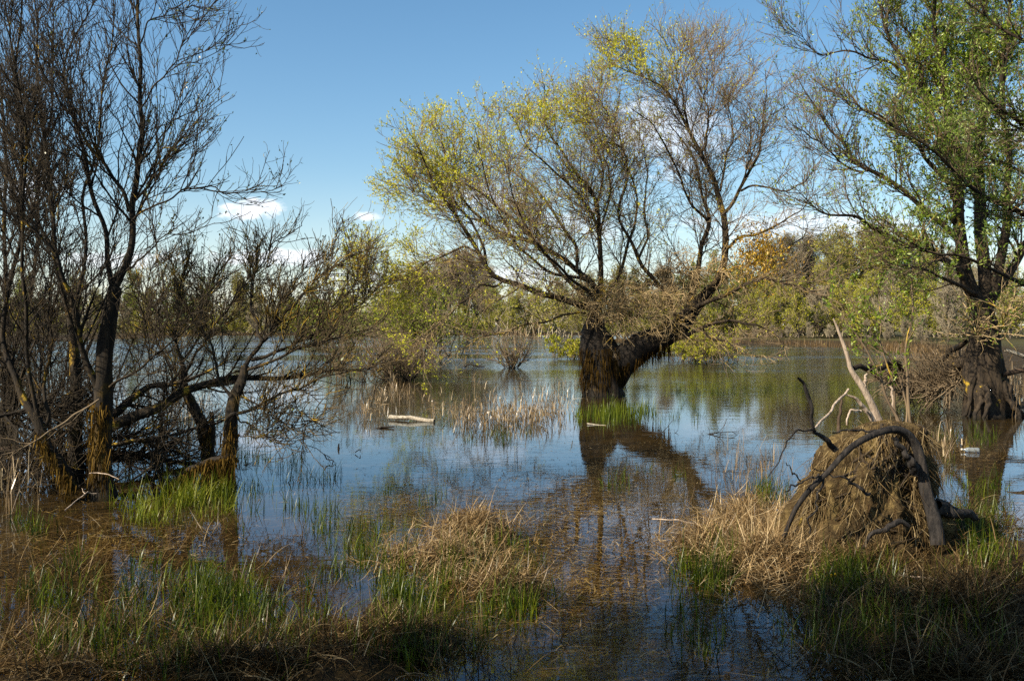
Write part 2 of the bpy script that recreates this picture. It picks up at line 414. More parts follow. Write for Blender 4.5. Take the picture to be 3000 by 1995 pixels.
mx = t.n('ShaderNodeMixShader'); t.l(fr.outputs[0], mx.inputs[0]); t.l(tr.outputs[0], mx.inputs[1]); t.l(gl.outputs[0], mx.inputs[2])
t.l(mx.outputs[0], o.inputs[0]); M['water'] = m

# clear plastic and cap
m, t, o = newmat('clear_plastic')
b = t.n('ShaderNodeBsdfPrincipled'); b.inputs['Base Color'].default_value = (0.5, 0.56, 0.6, 1); b.inputs['Roughness'].default_value = 0.08
b.inputs['Transmission Weight'].default_value = 0.7; b.inputs['IOR'].default_value = 1.3
t.l(b.outputs[0], o.inputs[0]); M['plastic'] = m
m, t, o = newmat('cap_plastic')
b = t.n('ShaderNodeBsdfPrincipled'); b.inputs['Base Color'].default_value = (0.62, 0.55, 0.42, 1); b.inputs['Roughness'].default_value = 0.4
t.l(b.outputs[0], o.inputs[0]); M['cap'] = m

# ---------------------------------------------------------------- ground and water
# low tussocks and shallows near the camera: centre px, py, half sizes px, py, height
BLOBS = [(1390, 1560, 140, 40, 0.10), (1330, 1640, 150, 50, 0.07), (1500, 1720, 120, 50, 0.04), (1180, 1640, 110, 35, 0.03),
         (1150, 1880, 330, 60, 0.05), (700, 1960, 450, 50, 0.04), (100, 2000, 300, 60, 0.03), (1150, 1780, 160, 50, 0.03),
         (560, 1475, 150, 30, -0.01), (600, 1760, 300, 90, -0.03), (100, 1560, 160, 60, -0.03), (250, 1850, 250, 80, -0.02), (1000, 1960, 300, 60, 0.05),
         (2080, 1600, 140, 45, 0.06), (2250, 1660, 170, 70, 0.10), (2500, 1690, 260, 70, 0.10), (2550, 1790, 260, 60, 0.06),
         (2850, 1650, 220, 120, 0.09), (2900, 1830, 300, 120, 0.10), (2800, 1530, 150, 40, 0.06), (2350, 1560, 160, 70, 0.08), (2600, 1900, 200, 60, 0.04),
         (3300, 1800, 400, 300, 0.15), (2180, 1480, 80, 30, 0.03), (2980, 1440, 160, 50, 0.0)]
BW = []
for (px, py, rx, ry, h) in BLOBS:
    d = dist_of(py); c = ((px - CX) / F * d, d)
    BW.append((c[0], c[1], rx / F * d, 0.5 * (dist_of(py - ry) - dist_of(min(py + ry, 2400))), h))
SHY = np.array([-50, 10, 18.6, 40, 59, 67, 84, 92, 100, 120, 158, 170])
SHX = np.array([7.5, 8.5, 10.5, 18.5, 25, 26, 24, 13, 7, 15, 30, 30.0])


def n2(x, y, s, seed=0):
    return (np.sin(x * s * 1.0 + 1.3 + seed) * np.cos(y * s * 1.17 + 0.5 * seed) + 0.6 * np.sin(x * s * 2.3 + y * s * 1.9 + seed * 2.1) + 0.4 * np.cos(y * s * 4.1 - x * s * 3.3 + seed)) / 2


def height(x, y):
    x = np.asarray(x, float); y = np.asarray(y, float)
    dep = 0.10 + 0.20 * np.clip((y - 8) / 8, 0, 1) + 0.5 * np.clip((y - 20) / 25, 0, 1)
    dep = dep + 0.30 * np.clip((-0.6 - x) / 1.6, 0, 1) * np.clip((y - 6.5) / 2, 0, 1) * np.clip((14 - y) / 4, 0, 1)
    z = -dep + 0.02 * n2(x, y, 1.7) + 0.012 * n2(x, y, 6.0, 2)
    for (cx, cy, rx, ry, h) in BW:
        r = ((x - cx) / (rx * 1.0)) ** 2 + ((y - cy) / (ry * 1.0)) ** 2
        z = np.maximum(z, -0.14 + (h + 0.14) * np.exp(-r * 0.75) + 0.014 * n2(x, y, 9.0, 4))
    # banks
    xs = np.interp(y, SHY, SHX) + 0.8 * n2(x, y, 0.4, 5)
    land = np.clip((x - xs) / 6 + 0.02, -1, 1)
    far = np.clip((y - 158 + 4 * n2(x, y, 0.05, 3)) / 20, -1, 1)
    lf = np.clip((-46 - x + y * 0.0) / 20, -1, 1) * (y > 90)
    k = np.maximum(np.maximum(land, far), lf)
    zb = np.where(k > 0, 0.05 + 0.3 * np.clip(k, 0, 1) + 0.06 * n2(x, y, 0.3, 6), -9)
    z = np.where(k > -0.35, np.maximum(z, np.where(k > 0, zb, -0.05 + k * 1.8)), z)
    beh = np.clip((3.0 - y) / 4, 0, 1)
    z = np.where(beh > 0, np.maximum(z, -0.1 + 0.35 * beh), z)
    return z


def axis(fine0, fine1, step, lo, hi, grow=1.13):
    a = list(np.arange(fine0, fine1 + 1e-6, step)); s = step; x = fine1
    while x < hi: s *= grow; x += s; a.append(x)
    s = step; x = fine0; pre = []
    while x > lo: s *= grow; x -= s; pre.append(x)
    return np.array(pre[::-1] + a)


gx = axis(-4.5, 5.5, 0.05, -1500, 1500); gy = axis(3.5, 12, 0.06, -600, 3000)
X, Y = np.meshgrid(gx, gy)
Z = height(X, Y)
nx, ny = len(gx), len(gy)
ii = (np.arange(ny - 1)[:, None] * nx + np.arange(nx - 1)[None, :]).ravel()
g = Geo(); g.add(np.stack([X, Y, Z], -1), np.stack([ii, ii + 1, ii + nx + 1, ii + nx], 1))
tag(g.build('ground', M['ground']), kind='structure', label='muddy lake bed and low banks of the flooded meadow')
g = Geo(); g.add([(-1400, -580, 0), (1400, -580, 0), (1400, 1500, 0), (-1400, 1500, 0)], [(0, 1, 2, 3)])
tag(g.build('lake_water', M['water']), kind='structure', label='calm lake water flooding the meadow')

# ---------------------------------------------------------------- trees


def limb_pts(poly, d, dz, M=26, wig=0.03):
    n = len(poly)
    L = np.concatenate([[0], np.cumsum([math.hypot(poly[i + 1][0] - poly[i][0], poly[i + 1][1] - poly[i][1]) for i in range(n - 1)])])
    d0, d1 = dz
    pts = [P(p[0], p[1], d + d0 + (d1 - d0) * (L[i] / L[-1])) for i, p in enumerate(poly)]
    return resample(pts, M, wig)


def rad_of(r0, r1, M, p=0.8):
    s = np.linspace(0, 1, M); return r1 + (r0 - r1) * (1 - s) ** p


def ordinal(i):
    return ['first', 'second', 'third', 'fourth', 'fifth', 'sixth', 'seventh', 'eighth', 'ninth', 'tenth', 'eleventh', 'twelfth', 'thirteenth', 'fourteenth',
            'fifteenth', 'sixteenth', 'seventeenth', 'eighteenth', 'nineteenth', 'twentieth', 'twenty-first', 'twenty-second', 'twenty-third', 'twenty-fourth', 'twenty-fifth'][i]


class Tree:
    def __init__(s, name, label, cat, base, group=None):
        s.base = np.array(base, float); s.o = empty(name, base, label, cat, group)
        s.P = []; s.Rr = []; s.w = []
    def trunk(s, pts, r0, r1, mat, sides=18, rough=0.10, flare=0.0, M_=30, name='trunk', rads=None):
        pts = resample(pts, M_, 0.0)
        r = rad_of(r0, r1, M_, 1.0) if rads is None else np.interp(np.linspace(0, 1, M_), np.linspace(0, 1, len(rads)), rads)
        if flare: r = r * (1 + flare * np.exp(-np.linspace(0, 1, M_) * 9))
        g = Geo(); tubes(g, pts[None], r[None], sides, rough=rough)
        return g.build(name, mat, s.o, s.base), pts, r
    def limb(s, pts, r0, r1, mat, w=1.0, n1=10, sides=8, len1=(0.6, 1.6), up1=0.05, M1=10, ang1=(25, 65), name='limb', tmin=0.14, r1max=0.03, up0=0.15):
        """a limb with its side boughs as one mesh"""
        r = rad_of(r0, r1, len(pts), 1.0)
        g = Geo(); tubes(g, pts[None], r[None], sides, rough=0.05)
        s.P.append(resample(pts[int(len(pts) * 0.2):], 10, 0, 0)); s.Rr.append(np.linspace(r[int(len(pts) * 0.2)], r[-1], 10)); s.w.append(w)
        if n1:
            q, rr, _ = spawn(pts[None], r[None], n1, tmin, 1.0, ang1, len1, M1, 0.10, up1, 0.45, r1max, 0.0035, up0=up0)
            tubes(g, q, rr, 5)
            for a, b in zip(q, rr): s.P.append(resample(a, 10, 0, 0)); s.Rr.append(np.interp(np.linspace(0, 1, 10), np.linspace(0, 1, M1), b)); s.w.append(w)
        return g.build(name, mat, s.o, s.base)
    def crown(s, mat, n2, n3, len2, len3, up2=0.08, up3=0.1, r2=0.010, r3=0.0045, tip=0.0016, wob2=0.14, wob3=0.16, ang2=(20, 60), ang3=(20, 55), up0=0.15, name='crown', n4=0, len4=(0.1, 0.25)):
        Pp = np.stack(s.P); Rp = np.stack(s.Rr); pw = np.array(s.w)
        g = Geo()
        q2, r_2, i2 = spawn(Pp, Rp, n2, 0.12, 1.0, ang2, len2, 8, wob2, up2, 0.7, r2, tip * 1.6, up0=up0, pw=pw)
        tubes(g, q2, r_2, 4)
        q3, r_3, i3 = spawn(q2, r_2, n3, 0.1, 1.0, ang3, len3, 6, wob3, up3, 0.75, r3, tip, up0=up0 * 0.5)
        tubes(g, q3, r_3, 3)
        s.q2, s.q3 = q2, q3
        s.tw = q3
        if n4:
            q4, r_4, _ = spawn(q3, r_3, n4, 0.2, 1.0, ang3, len4, 4, wob3, up3, 0.8, r3 * 0.7, tip * 0.8, up0=0)
            tubes(g, q4, r_4, 3); s.tw = q4
        return g.build(name, mat, s.o, s.base)
    def foliage(s, mat, n, size, width, prob=None, t0=0.3, name='foliage', pts=None, spread=0.8, off=0.01):
        g = Geo(); q = s.tw if pts is None else pts
        leaves(g, q, n, t0, 1.0, size, width, prob=None if prob is None else prob(q[:, -1]), spread=spread, off=off)
        return g.build(name, mat, s.o, s.base)


# ---- the big pollard willow standing in the water
WD = 24.1
wb = P(1768, 1155, WD); wb[2] = 0
W = Tree('willow_tree', 'big old spreading willow with yellow buds, standing in the lake on a thick dark trunk', 'tree', wb)
W.trunk([P(1768, 1185, WD), P(1766, 1120, WD), P(1764, 1070, WD), P(1752, 1020, WD), P(1742, 970, WD), P(1748, 900, WD)], 0.56, 0.12, M['willow_trunk'], 36, 0.085, 0.06, rads=[0.54, 0.52, 0.51, 0.48, 0.36, 0.22, 0.12])
W.trunk([P(1790, 1110, WD + .05), P(1830, 1055, WD - 0.1), P(1875, 1015, WD - 0.15), P(1935, 990, WD - 0.2), P(1990, 955, WD - 0.1), P(2030, 905, WD), P(2085, 845, WD + 0.1)], 0.40, 0.12, M['willow_trunk'], 20, 0.09, 0.0, name='leaning_stem')
WL = [
 # polyline, depth offsets, r0, r1, weight, boughs
 ([(1748, 905), (1706, 893), (1644, 866), (1568, 853), (1514, 830), (1465, 820), (1426, 789), (1403, 738), (1377, 694), (1346, 648), (1323, 604), (1281, 561), (1249, 497), (1223, 440), (1190, 385)], (0, -1.2), 0.145, 0.012, 1.4, 16),
 ([(1426, 791), (1421, 735), (1396, 685), (1369, 640), (1330, 580), (1310, 500), (1300, 430), (1285, 370)], (-0.5, 0.9), 0.06, 0.010, 1.3, 12),
 ([(1468, 828), (1442, 843), (1411, 841), (1369, 872), (1323, 914), (1280, 955), (1223, 1005), (1205, 1020)], (-0.4, -2.2), 0.05, 0.008, 0.45, 8),
 ([(1715, 918), (1706, 912), (1625, 929), (1545, 948), (1491, 967), (1415, 994), (1346, 1032), (1319, 1044), (1290, 1038)], (-0.3, -2.6), 0.045, 0.006, 0.35, 7),
 ([(1410, 745), (1376, 721), (1306, 740), (1242, 772), (1191, 816), (1127, 823), (1070, 778)], (-0.4, -0.8), 0.05, 0.006, 1.9, 16),
 ([(1750, 900), (1759, 849), (1744, 822), (1694, 800), (1660, 760), (1625, 745), (1583, 715), (1537, 699), (1484, 690), (1453, 669), (1396, 632), (1350, 570), (1325, 480), (1330, 400)], (0, 0.9), 0.13, 0.012, 1.4, 16),
 ([(1740, 830), (1700, 808), (1625, 803), (1598, 795), (1560, 757), (1514, 719), (1470, 650), (1430, 560), (1410, 470), (1400, 380)], (0, -2.0), 0.07, 0.010, 1.2, 12),
 ([(1755, 880), (1759, 791), (1759, 734), (1755, 657), (1743, 593), (1708, 529), (1676, 485), (1644, 440), (1612, 405), (1590, 320), (1595, 250)], (0, -0.6), 0.11, 0.012, 1.4, 16),
 ([(1690, 795), (1683, 715), (1652, 680), (1612, 612), (1561, 542), (1485, 491), (1446, 455), (1420, 380)], (0, 1.6), 0.07, 0.010, 1.3, 12),
 ([(1757, 700), (1740, 640), (1700, 570), (1640, 520), (1560, 440), (1520, 380), (1500, 330)], (0, -1.6), 0.06, 0.010, 1.2, 10),
 ([(1745, 600), (1770, 540), (1760, 470), (1720, 400), (1690, 340), (1680, 280)], (0, 1.0), 0.05, 0.010, 1.1, 10),
 ([(1985, 950), (1960, 860), (1911, 814), (1876, 784), (1861, 742), (1830, 690), (1805, 640), (1830, 560), (1845, 480), (1825, 430), (1760, 410)], (0, -0.8), 0.10, 0.010, 1.0, 14),
 ([(1870, 760), (1900, 690), (1890, 600), (1900, 520), (1880, 420), (1870, 360)], (0, 1.8), 0.05, 0.010, 0.9, 10),
 ([(2015, 925), (2041, 830), (2049, 753), (2056, 715), (2071, 673), (2078, 635), (2061, 593), (2048, 529), (2042, 485), (2000, 420), (1960, 360)], (0, 0.8), 0.13, 0.012, 1.0, 14),
 ([(2078, 650), (2029, 606), (1997, 561), (1985, 505), (1972, 459), (1940, 395), (1890, 340), (1850, 320)], (0.4, -1.2), 0.06, 0.010, 1.0, 10),
 ([(2080, 850), (2094, 837), (2117, 791), (2125, 745), (2127, 696), (2117, 638), (2112, 606), (2106, 542), (2074, 491), (2055, 446), (2017, 376), (1991, 319), (1959, 268), (1900, 235), (1830, 210), (1790, 180)], (0, -0.4), 0.15, 0.012, 1.5, 20),
 ([(2017, 376), (2000, 290), (1985, 210), (2000, 150), (2005, 115)], (-0.2, 0.6), 0.05, 0.008, 1.4, 14),
 ([(2055, 446), (2075, 370), (2060, 280), (2080, 230), (2075, 190)], (-0.2, -0.8), 0.05, 0.008, 1.3, 12),
 ([(2110, 560), (2120, 480), (2150, 400), (2130, 310), (2150, 240)], (-0.2, 1.2), 0.05, 0.008, 1.2, 12),
 ([(2115, 632), (2157, 593), (2176, 542), (2208, 485), (2233, 427), (2230, 357), (2245, 270), (2240, 210)], (-0.3, 0.3), 0.075, 0.008, 1.2, 14),
 ([(2170, 560), (2215, 540), (2297, 561), (2350, 540), (2380, 480), (2370, 420)], (0, -0.8), 0.045, 0.006, 0.8, 9),
 ([(2120, 740), (2160, 700), (2230, 690), (2290, 650), (2340, 615), (2400, 570), (2420, 540)], (0, -0.4), 0.06, 0.006, 0.6, 9),
 ([(2010, 915), (2087, 875), (2133, 860), (2171, 841), (2213, 818), (2250, 812), (2274, 829), (2347, 837), (2430, 878), (2486, 889)], (-0.1, -1.8), 0.10, 0.008, 0.6, 10),
 ([(1930, 995), (1999, 986), (2048, 963), (2094, 948), (2156, 944), (2209, 956), (2259, 971), (2286, 996), (2300, 1020)], (-0.2, -1.0), 0.10, 0.010, 0.35, 8),
 ([(2040, 968), (2060, 969), (2087, 994), (2136, 1002), (2171, 1029), (2209, 1040), (2260, 1042)], (-0.3, -1.3), 0.05, 0.008, 0.3, 5),
 ([(2080, 860), (2150, 790), (2230, 760), (2290, 740), (2350, 700), (2370, 650)], (0, 1.6), 0.07, 0.008, 0.8, 10),
 ([(1760, 900), (1800, 830), (1830, 760), (1850, 690), (1870, 600), (1850, 520), (1800, 440), (1790, 380)], (0, 2.0), 0.08, 0.010, 1.0, 12),
 ([(1757, 690), (1790, 560), (1765, 440), (1745, 350), (1700, 285)], (0, 0.6), 0.05, 0.010, 1.2, 12),
 ([(1842, 475), (1800, 370), (1770, 310), (1740, 270)], (0, -0.6), 0.035, 0.010, 1.2, 10),
 ([(1600, 740), (1500, 640), (1400, 560), (1300, 520), (1200, 500), (1130, 520)], (-0.4, -0.2), 0.045, 0.008, 1.1, 12),
 ([(1330, 610), (1240, 590), (1180, 540), (1120, 560)], (-0.6, -0.2), 0.03, 0.006, 1.0, 9),
 ([(1745, 920), (1690, 850), (1620, 780), (1560, 700), (1480, 610), (1420, 560), (1380, 480)], (0, 2.6), 0.08, 0.010, 1.0, 12),
 ([(1755, 920), (1740, 860), (1680, 820), (1600, 740), (1530, 640), (1500, 560), (1480, 470)], (0, -2.8), 0.08, 0.010, 1.0, 12),
]
for (poly, dz, r0, r1, wgt, nb) in WL:
    W.limb(limb_pts(poly, WD, dz, 26, 0.035), r0 * 0.62, r1 * 0.8, M['willow_bark'], wgt, int(nb * 1.3), 8, (0.8, 2.2), 0.03, 10, (25, 75), up0=0.05, r1max=0.018)
W.crown(M['willow_twig'], 4600, 19000, (0.4, 1.4), (0.25, 0.8), 0.04, 0.07, 0.008, 0.0048, 0.0024, wob2=0.12, wob3=0.13, up0=0.06)
# the thicket of short pale shoots over the pollard head
tang_p = np.stack([resample(limb_pts(p, WD, dz, 26, 0), 12, 0, 0) for p, dz in [
    ([(1720, 910), (1800, 880), (1900, 870), (2000, 890)], (-0.4, -0.5)), ([(1735, 960), (1800, 930), (1900, 930), (2000, 940)], (-0.5, -0.6)),
    ([(1700, 880), (1760, 840), (1860, 830), (1990, 850), (2060, 840)], (0.3, 0.3)),
    ([(1600, 850), (1700, 870), (1760, 900)], (-0.2, -0.3)), ([(1900, 800), (2000, 800), (2080, 790), (2130, 800)], (-0.2, -0.4)), ([(1740, 940), (1800, 900), (1950, 900)], (0.7, 0.9))]])
tang_r = np.full(tang_p.shape[:2], 0.03)
q1, r1_, _ = spawn(tang_p, tang_r, 470, 0, 1, (40, 90), (0.35, 1.15), 12, 0.24, -0.05, 0.5, 0.011, 0.004, up0=0.45, taper_len=0)
q2_, r2_, _ = spawn(q1, r1_, 1900, 0.2, 1, (25, 75), (0.2, 0.65), 8, 0.30, -0.05, 0.8, 0.007, 0.003, up0=0.1)
q3_, r3_, _ = spawn(q2_, r2_, 2400, 0.1, 1, (25, 75), (0.12, 0.4), 6, 0.30, -0.04, 0.9, 0.005, 0.0025)
g = Geo(); tubes(g, q1, r1_, 4); tubes(g, q2_, r2_, 3); tubes(g, q3_, r3_, 3)
g.build('shoot_thicket', M['tangle_twig'], W.o, W.base)
# shoots that hang from the low limbs
low = np.stack([resample(limb_pts(WL[i][0], WD, WL[i][1], 26, 0), 14, 0, 0) for i in (2, 3, 22, 23, 24, 4)])
q1, r1_, _ = spawn(low, np.full(low.shape[:2], 0.02), 260, 0.1, 1, (30, 80), (0.25, 0.9), 10, 0.22, -0.16, 0.5, 0.007, 0.003, up0=-0.1)
q2_, r2_, _ = spawn(q1, r1_, 700, 0.2, 1, (25, 70), (0.1, 0.4), 6, 0.25, -0.08, 0.8, 0.005, 0.0025)
g = Geo(); tubes(g, q1, r1_, 3); tubes(g, q2_, r2_, 3); g.build('hanging_shoots', M['tangle_twig'], W.o, W.base)


def willow_prob(p):
    px = CX + p[:, 0] / p[:, 1] * F; py = HY - (p[:, 2] - CH) / p[:, 1] * F
    rr = np.hypot(px - 1760, (py - 860) * 1.1) / 640
    left = np.clip((rr - 0.62) / 0.33, 0, 1) * np.clip((1800 - px) / 250, 0, 1) * (0.6 + 0.2 * np.clip((1500 - px) / 250, 0, 1))
    top1 = np.exp(-((px - 1600) / 120) ** 2 - ((py - 330) / 90) ** 2) * 0.9
    top2 = np.exp(-((px - 1850) / 120) ** 2 - ((py - 150) / 90) ** 2) * 1.0
    mid = 0.10 * (px < 1950) + 0.05
    return np.clip(np.maximum(np.maximum(left ** 1.3, top1), np.maximum(top2, mid)), 0, 1)


W.foliage(M['willow_leaf'], 200000, (0.035, 0.07), (0.35, 0.55), willow_prob, 0.35, off=0.015)
# cluster of rusty dead leaves caught in the crown
c0 = P(2225, 745, WD - 0.3)
pp = c0 + rng.normal(size=(2600, 3)) * np.array([0.34, 0.34, 0.36]); g = Geo(); leaf_at(g, pp, np.tile([0, 0, -1.0], (len(pp), 1)), (0.05, 0.10), (0.3, 0.5), 0.7, 0)
tag(g.build('dead_leaf_cluster', M['orange_leaf'], W.o, W.base), 'golden orange cluster of dead leaves on the right of the crown')
# fringe of hanging rootlets on the trunk and under the leaning stem
g = Geo()
n = 420; tt = rng.random(n)
bx = np.interp(tt, [0, 0.5, 1], [1800, 1880, 1960]); by = np.interp(tt, [0, 0.5, 1], [1085, 1040, 1008])
bs = np.stack([P(a + rng.normal() * 8, b + rng.normal() * 8, WD - rng.uniform(0.1, 0.42)) for a, b in zip(bx, by)])
blades(g, bs, rng.uniform(0.15, 0.5, n), rng.uniform(0.012, 0.03, n), rng.uniform(0, 6.28, n), np.full(n, 3.0), rng.normal(0, 0.2, n), 5, rng.random(n) * 0.3)
n = 330; ang = rng.uniform(math.pi, 2 * math.pi, n); zz = rng.uniform(0.25, 1.15, n)
bs = np.stack([wb[0] - 0.03 + np.cos(ang) * 0.56, WD + np.sin(ang) * 0.56, zz], 1)
blades(g, bs, rng.uniform(0.12, 0.4, n), rng.uniform(0.012, 0.04, n), ang, np.full(n, 2.95), rng.normal(0, 0.2, n), 5, rng.random(n) ** 2 * 0.45)
g.build('hanging_roots', M['moss'], W.o, W.base)

# ---- the dark trees in the water on the left
LD = 9.9


def left_tree(name, label, base_px, d, trunks, limbs, n2, n3, leafn=0, len2=(0.25, 0.9), len3=(0.12, 0.4), up=0.08, group='dark bare trees in the water on the left', leafprob=None, lw=(0.25, 0.9)):
    b = P(base_px[0], base_px[1], d); b[2] = 0
    T = Tree(name, label, 'tree', b, group)
    for i, (poly, r0, r1, fl) in enumerate(trunks):
        T.trunk([P(x, y, d) for x, y in poly], r0, r1, M['alder_bark'], 14, 0.10, fl, 30, 'trunk')
    for (poly, dz, r0, r1, nb) in limbs:
        T.limb(limb_pts(poly, d, dz, 30, 0.018), r0 * 0.68, r1 * 0.8, M['alder_bark'], 1.0, nb, 8, (0.3, 0.8) if name == 'leaning_tree' else (0.45, 1.3), 0.07, 10, (20, 55), up0=0.15, r1max=0.014)
    if name == 'leaning_tree': len2 = (0.2, 0.65)
    T.crown(M['lichen_twig'] if name == 'leaning_tree' else M['alder_twig'], int(n2 * 1.1), int(n3 * (0.45 if name == 'leaning_tree' else 0.62 if d > LD + 0.3 else 0.9)), len2, len3, up, up, 0.006, 0.0040, 0.0018, up0=0.15)
    if leafn: T.foliage(M['alder_leaf'], leafn, (0.02, 0.045), (0.4, 0.6), leafprob)
    return T


def strands(g, line, n, d, ln, wd, jit=6, varmul=1.0):
    """moss and rootlets hanging from a line"""
    line = np.asarray(line, float); tt = rng.random(n) * (len(line) - 1); i = tt.astype(int); fr = tt - i
    xy = line[i] * (1 - fr)[:, None] + line[np.minimum(i + 1, len(line) - 1)] * fr[:, None]
    bs = np.stack([P(a + rng.normal() * jit, b + rng.normal() * jit * 0.7, d + rng.uniform(-0.09, 0.05)) for a, b in xy])
    blades(g, bs, rng.uniform(ln[0], ln[1], n), rng.uniform(wd[0], wd[1], n), rng.uniform(0, 6.28, n), rng.uniform(2.7, 3.1, n), rng.normal(0, 0.3, n), 4, rng.random(n) * varmul)


L1 = left_tree('bare_tree', 'tallest dark forked tree of the left thicket, sparse leaves on its right side', (300, 1455), LD,
  [([(302, 1490), (300, 1440), (297, 1380), (298, 1300), (300, 1220), (303, 1150), (306, 1090), (310, 1020), (322, 920), (336, 840)], 0.115, 0.060, 0.7)],
  [([(336, 845), (352, 795), (370, 753), (383, 650), (376, 593), (400, 548), (408, 446), (414, 357), (408, 287), (408, 242), (414, 160), (408, 64), (406, 0), (400, -160)], (0, 0.3), 0.060, 0.008, 26),
   ([(298, 1160), (287, 1128), (255, 1064), (236, 1000), (233, 957), (205, 860), (185, 765), (115, 700), (64, 650), (0, 600), (-40, 540)], (0, -0.6), 0.055, 0.007, 16),
   ([(330, 850), (318, 760), (312, 701), (293, 638), (268, 567), (255, 485), (236, 408), (210, 332), (198, 274), (185, 236), (191, 166), (210, 115), (268, 38), (290, -40)], (0, 0.6), 0.042, 0.006, 20),
   ([(378, 620), (351, 555), (306, 485), (268, 446), (223, 357), (160, 275), (120, 215), (90, 120)], (0, -0.4), 0.032, 0.006, 14),
   ([(380, 655), (408, 619), (485, 593), (529, 561), (612, 548), (663, 574), (720, 561), (759, 529)], (0, -0.3), 0.018, 0.003, 5),
   ([(345, 830), (370, 800), (434, 740), (485, 689), (510, 657)], (0, -0.4), 0.020, 0.005, 5),
   ([(412, 340), (440, 270), (500, 190), (540, 120), (570, 90)], (0, -0.2), 0.016, 0.003, 6),
   ([(410, 130), (440, 70), (510, 25), (612, 28)], (0, 0.2), 0.014, 0.003, 4),
   ([(408, 480), (450, 430), (520, 340), (560, 290)], (0, 0.3), 0.016, 0.003, 6),
   ([(410, 545), (470, 450), (530, 420), (560, 400)], (0, -0.3), 0.014, 0.003, 5),
   ([(300, 1150), (380, 1100), (480, 1020), (560, 960), (600, 900)], (0, -0.6), 0.025, 0.004, 8)],
  620, 3600, 2400, up=0.09,
  leafprob=lambda p: np.clip((p[:, 0] / p[:, 1] * F + CX - 380) / 120, 0.06, 1) * ((CH + 0) < p[:, 2]))
g = Geo()
strands(g, [(275, 1180), (272, 1300), (270, 1420)], 260, LD - 0.10, (0.06, 0.22), (0.006, 0.016), 10)
strands(g, [(300, 1180), (300, 1300), (300, 1430)], 160, LD - 0.12, (0.06, 0.22), (0.006, 0.016), 12)
g.build('bark_moss', M['moss'], L1.o, L1.base)
left_tree('bare_tree', 'slender straight dark tree just left of the tall forked tree', (223, 1410), LD + 0.9,
  [([(223, 1425), (220, 1319), (223, 1223), (223, 1128), (220, 1050), (212, 980)], 0.075, 0.05, 0.4)],
  [([(212, 985), (200, 900), (165, 780), (150, 600), (130, 420), (120, 250), (100, 50), (95, -120)], (0, 0.4), 0.05, 0.007, 24),
   ([(205, 930), (240, 800), (255, 700), (245, 580), (285, 420), (300, 280), (330, 120), (340, -20)], (0, 0.6), 0.032, 0.006, 18),
   ([(160, 760), (110, 640), (60, 520), (20, 380), (10, 250)], (0, -0.3), 0.028, 0.005, 12)], 480, 2900, 0)
L3 = left_tree('bare_tree', 'dark tree with a crooked mossy foot at the left edge of the thicket', (195, 1440), LD - 0.1,
  [([(205, 1440), (190, 1390), (160, 1338), (128, 1303), (118, 1255), (96, 1207), (64, 1159), (45, 1100)], 0.070, 0.032, 0.3)],
  [([(46, 1105), (32, 1080), (8, 1000), (20, 850), (60, 700), (62, 560), (68, 400), (40, 200), (60, 0), (70, -100)], (0, 0.5), 0.042, 0.007, 24),
   ([(120, 1265), (140, 1235), (147, 1215), (134, 1179), (124, 1128), (137, 1064), (150, 960), (140, 850), (170, 700)], (0, 0.3), 0.030, 0.006, 14),
   ([(60, 1150), (20, 1050), (-40, 900), (-60, 700)], (0, 0.2), 0.03, 0.006, 14),
   ([(115, 1240), (90, 1100), (75, 900), (60, 600), (85, 400), (50, 250), (30, 100), (45, -30)], (0, -0.5), 0.034, 0.006, 20)], 560, 3300, 0)
exec_left = 1
g = Geo(); strands(g, [(118, 1270), (140, 1330), (190, 1390), (200, 1430)], 300, LD - 0.2, (0.06, 0.22), (0.006, 0.016), 10); g.build('bark_moss', M['moss'], L3.o, L3.base)
left_tree('bare_tree', 'dark many-stemmed tree behind, cut by the left edge of the picture', (20, 1330), LD + 2.2,
  [([(20, 1345), (15, 1250), (22, 1150), (25, 1060)], 0.09, 0.05, 0.3)],
  [([(25, 1065), (20, 900), (10, 700), (15, 450), (-10, 250), (-5, 0)], (0, 0.4), 0.05, 0.007, 20),
   ([(25, 1080), (80, 900), (110, 750), (105, 560), (150, 350), (160, 150), (150, -40)], (0, 0.8), 0.04, 0.007, 20),
   ([(22, 1100), (120, 950), (230, 860), (300, 800), (340, 700)], (0, 0.5), 0.04, 0.006, 14),
   ([(22, 1120), (-60, 900), (-120, 700), (-150, 400)], (0, 0.3), 0.04, 0.006, 14)], 480, 2700, 0)

# ---- low leaning trees to the right of them
S1 = left_tree('leaning_tree', 'small leaning tree with a broken stub beside its mossy trunk, left of its twin', (612, 1365), 11.6,
  [([(612, 1385), (607, 1302), (595, 1244), (565, 1195), (545, 1149), (538, 1110), (542, 1084)], 0.085, 0.040, 0.35), ([(612, 1330), (622, 1264), (620, 1206)], 0.055, 0.022, 0.0)],
  [([(542, 1086), (530, 1034), (519, 996), (519, 957), (526, 900), (525, 830), (545, 780), (560, 730)], (0, 0.3), 0.036, 0.006, 18),
   ([(540, 1100), (590, 1010), (650, 930), (690, 860), (740, 810), (790, 780)], (0, -0.4), 0.028, 0.005, 16),
   ([(550, 1150), (480, 1050), (440, 960), (430, 850), (450, 760)], (0, 0.4), 0.028, 0.005, 14),
   ([(535, 1060), (600, 960), (610, 870), (640, 800), (690, 740)], (0, 0.8), 0.024, 0.005, 14)], 560, 3000, 500, group='two low leaning trees in the water', up=0.05)
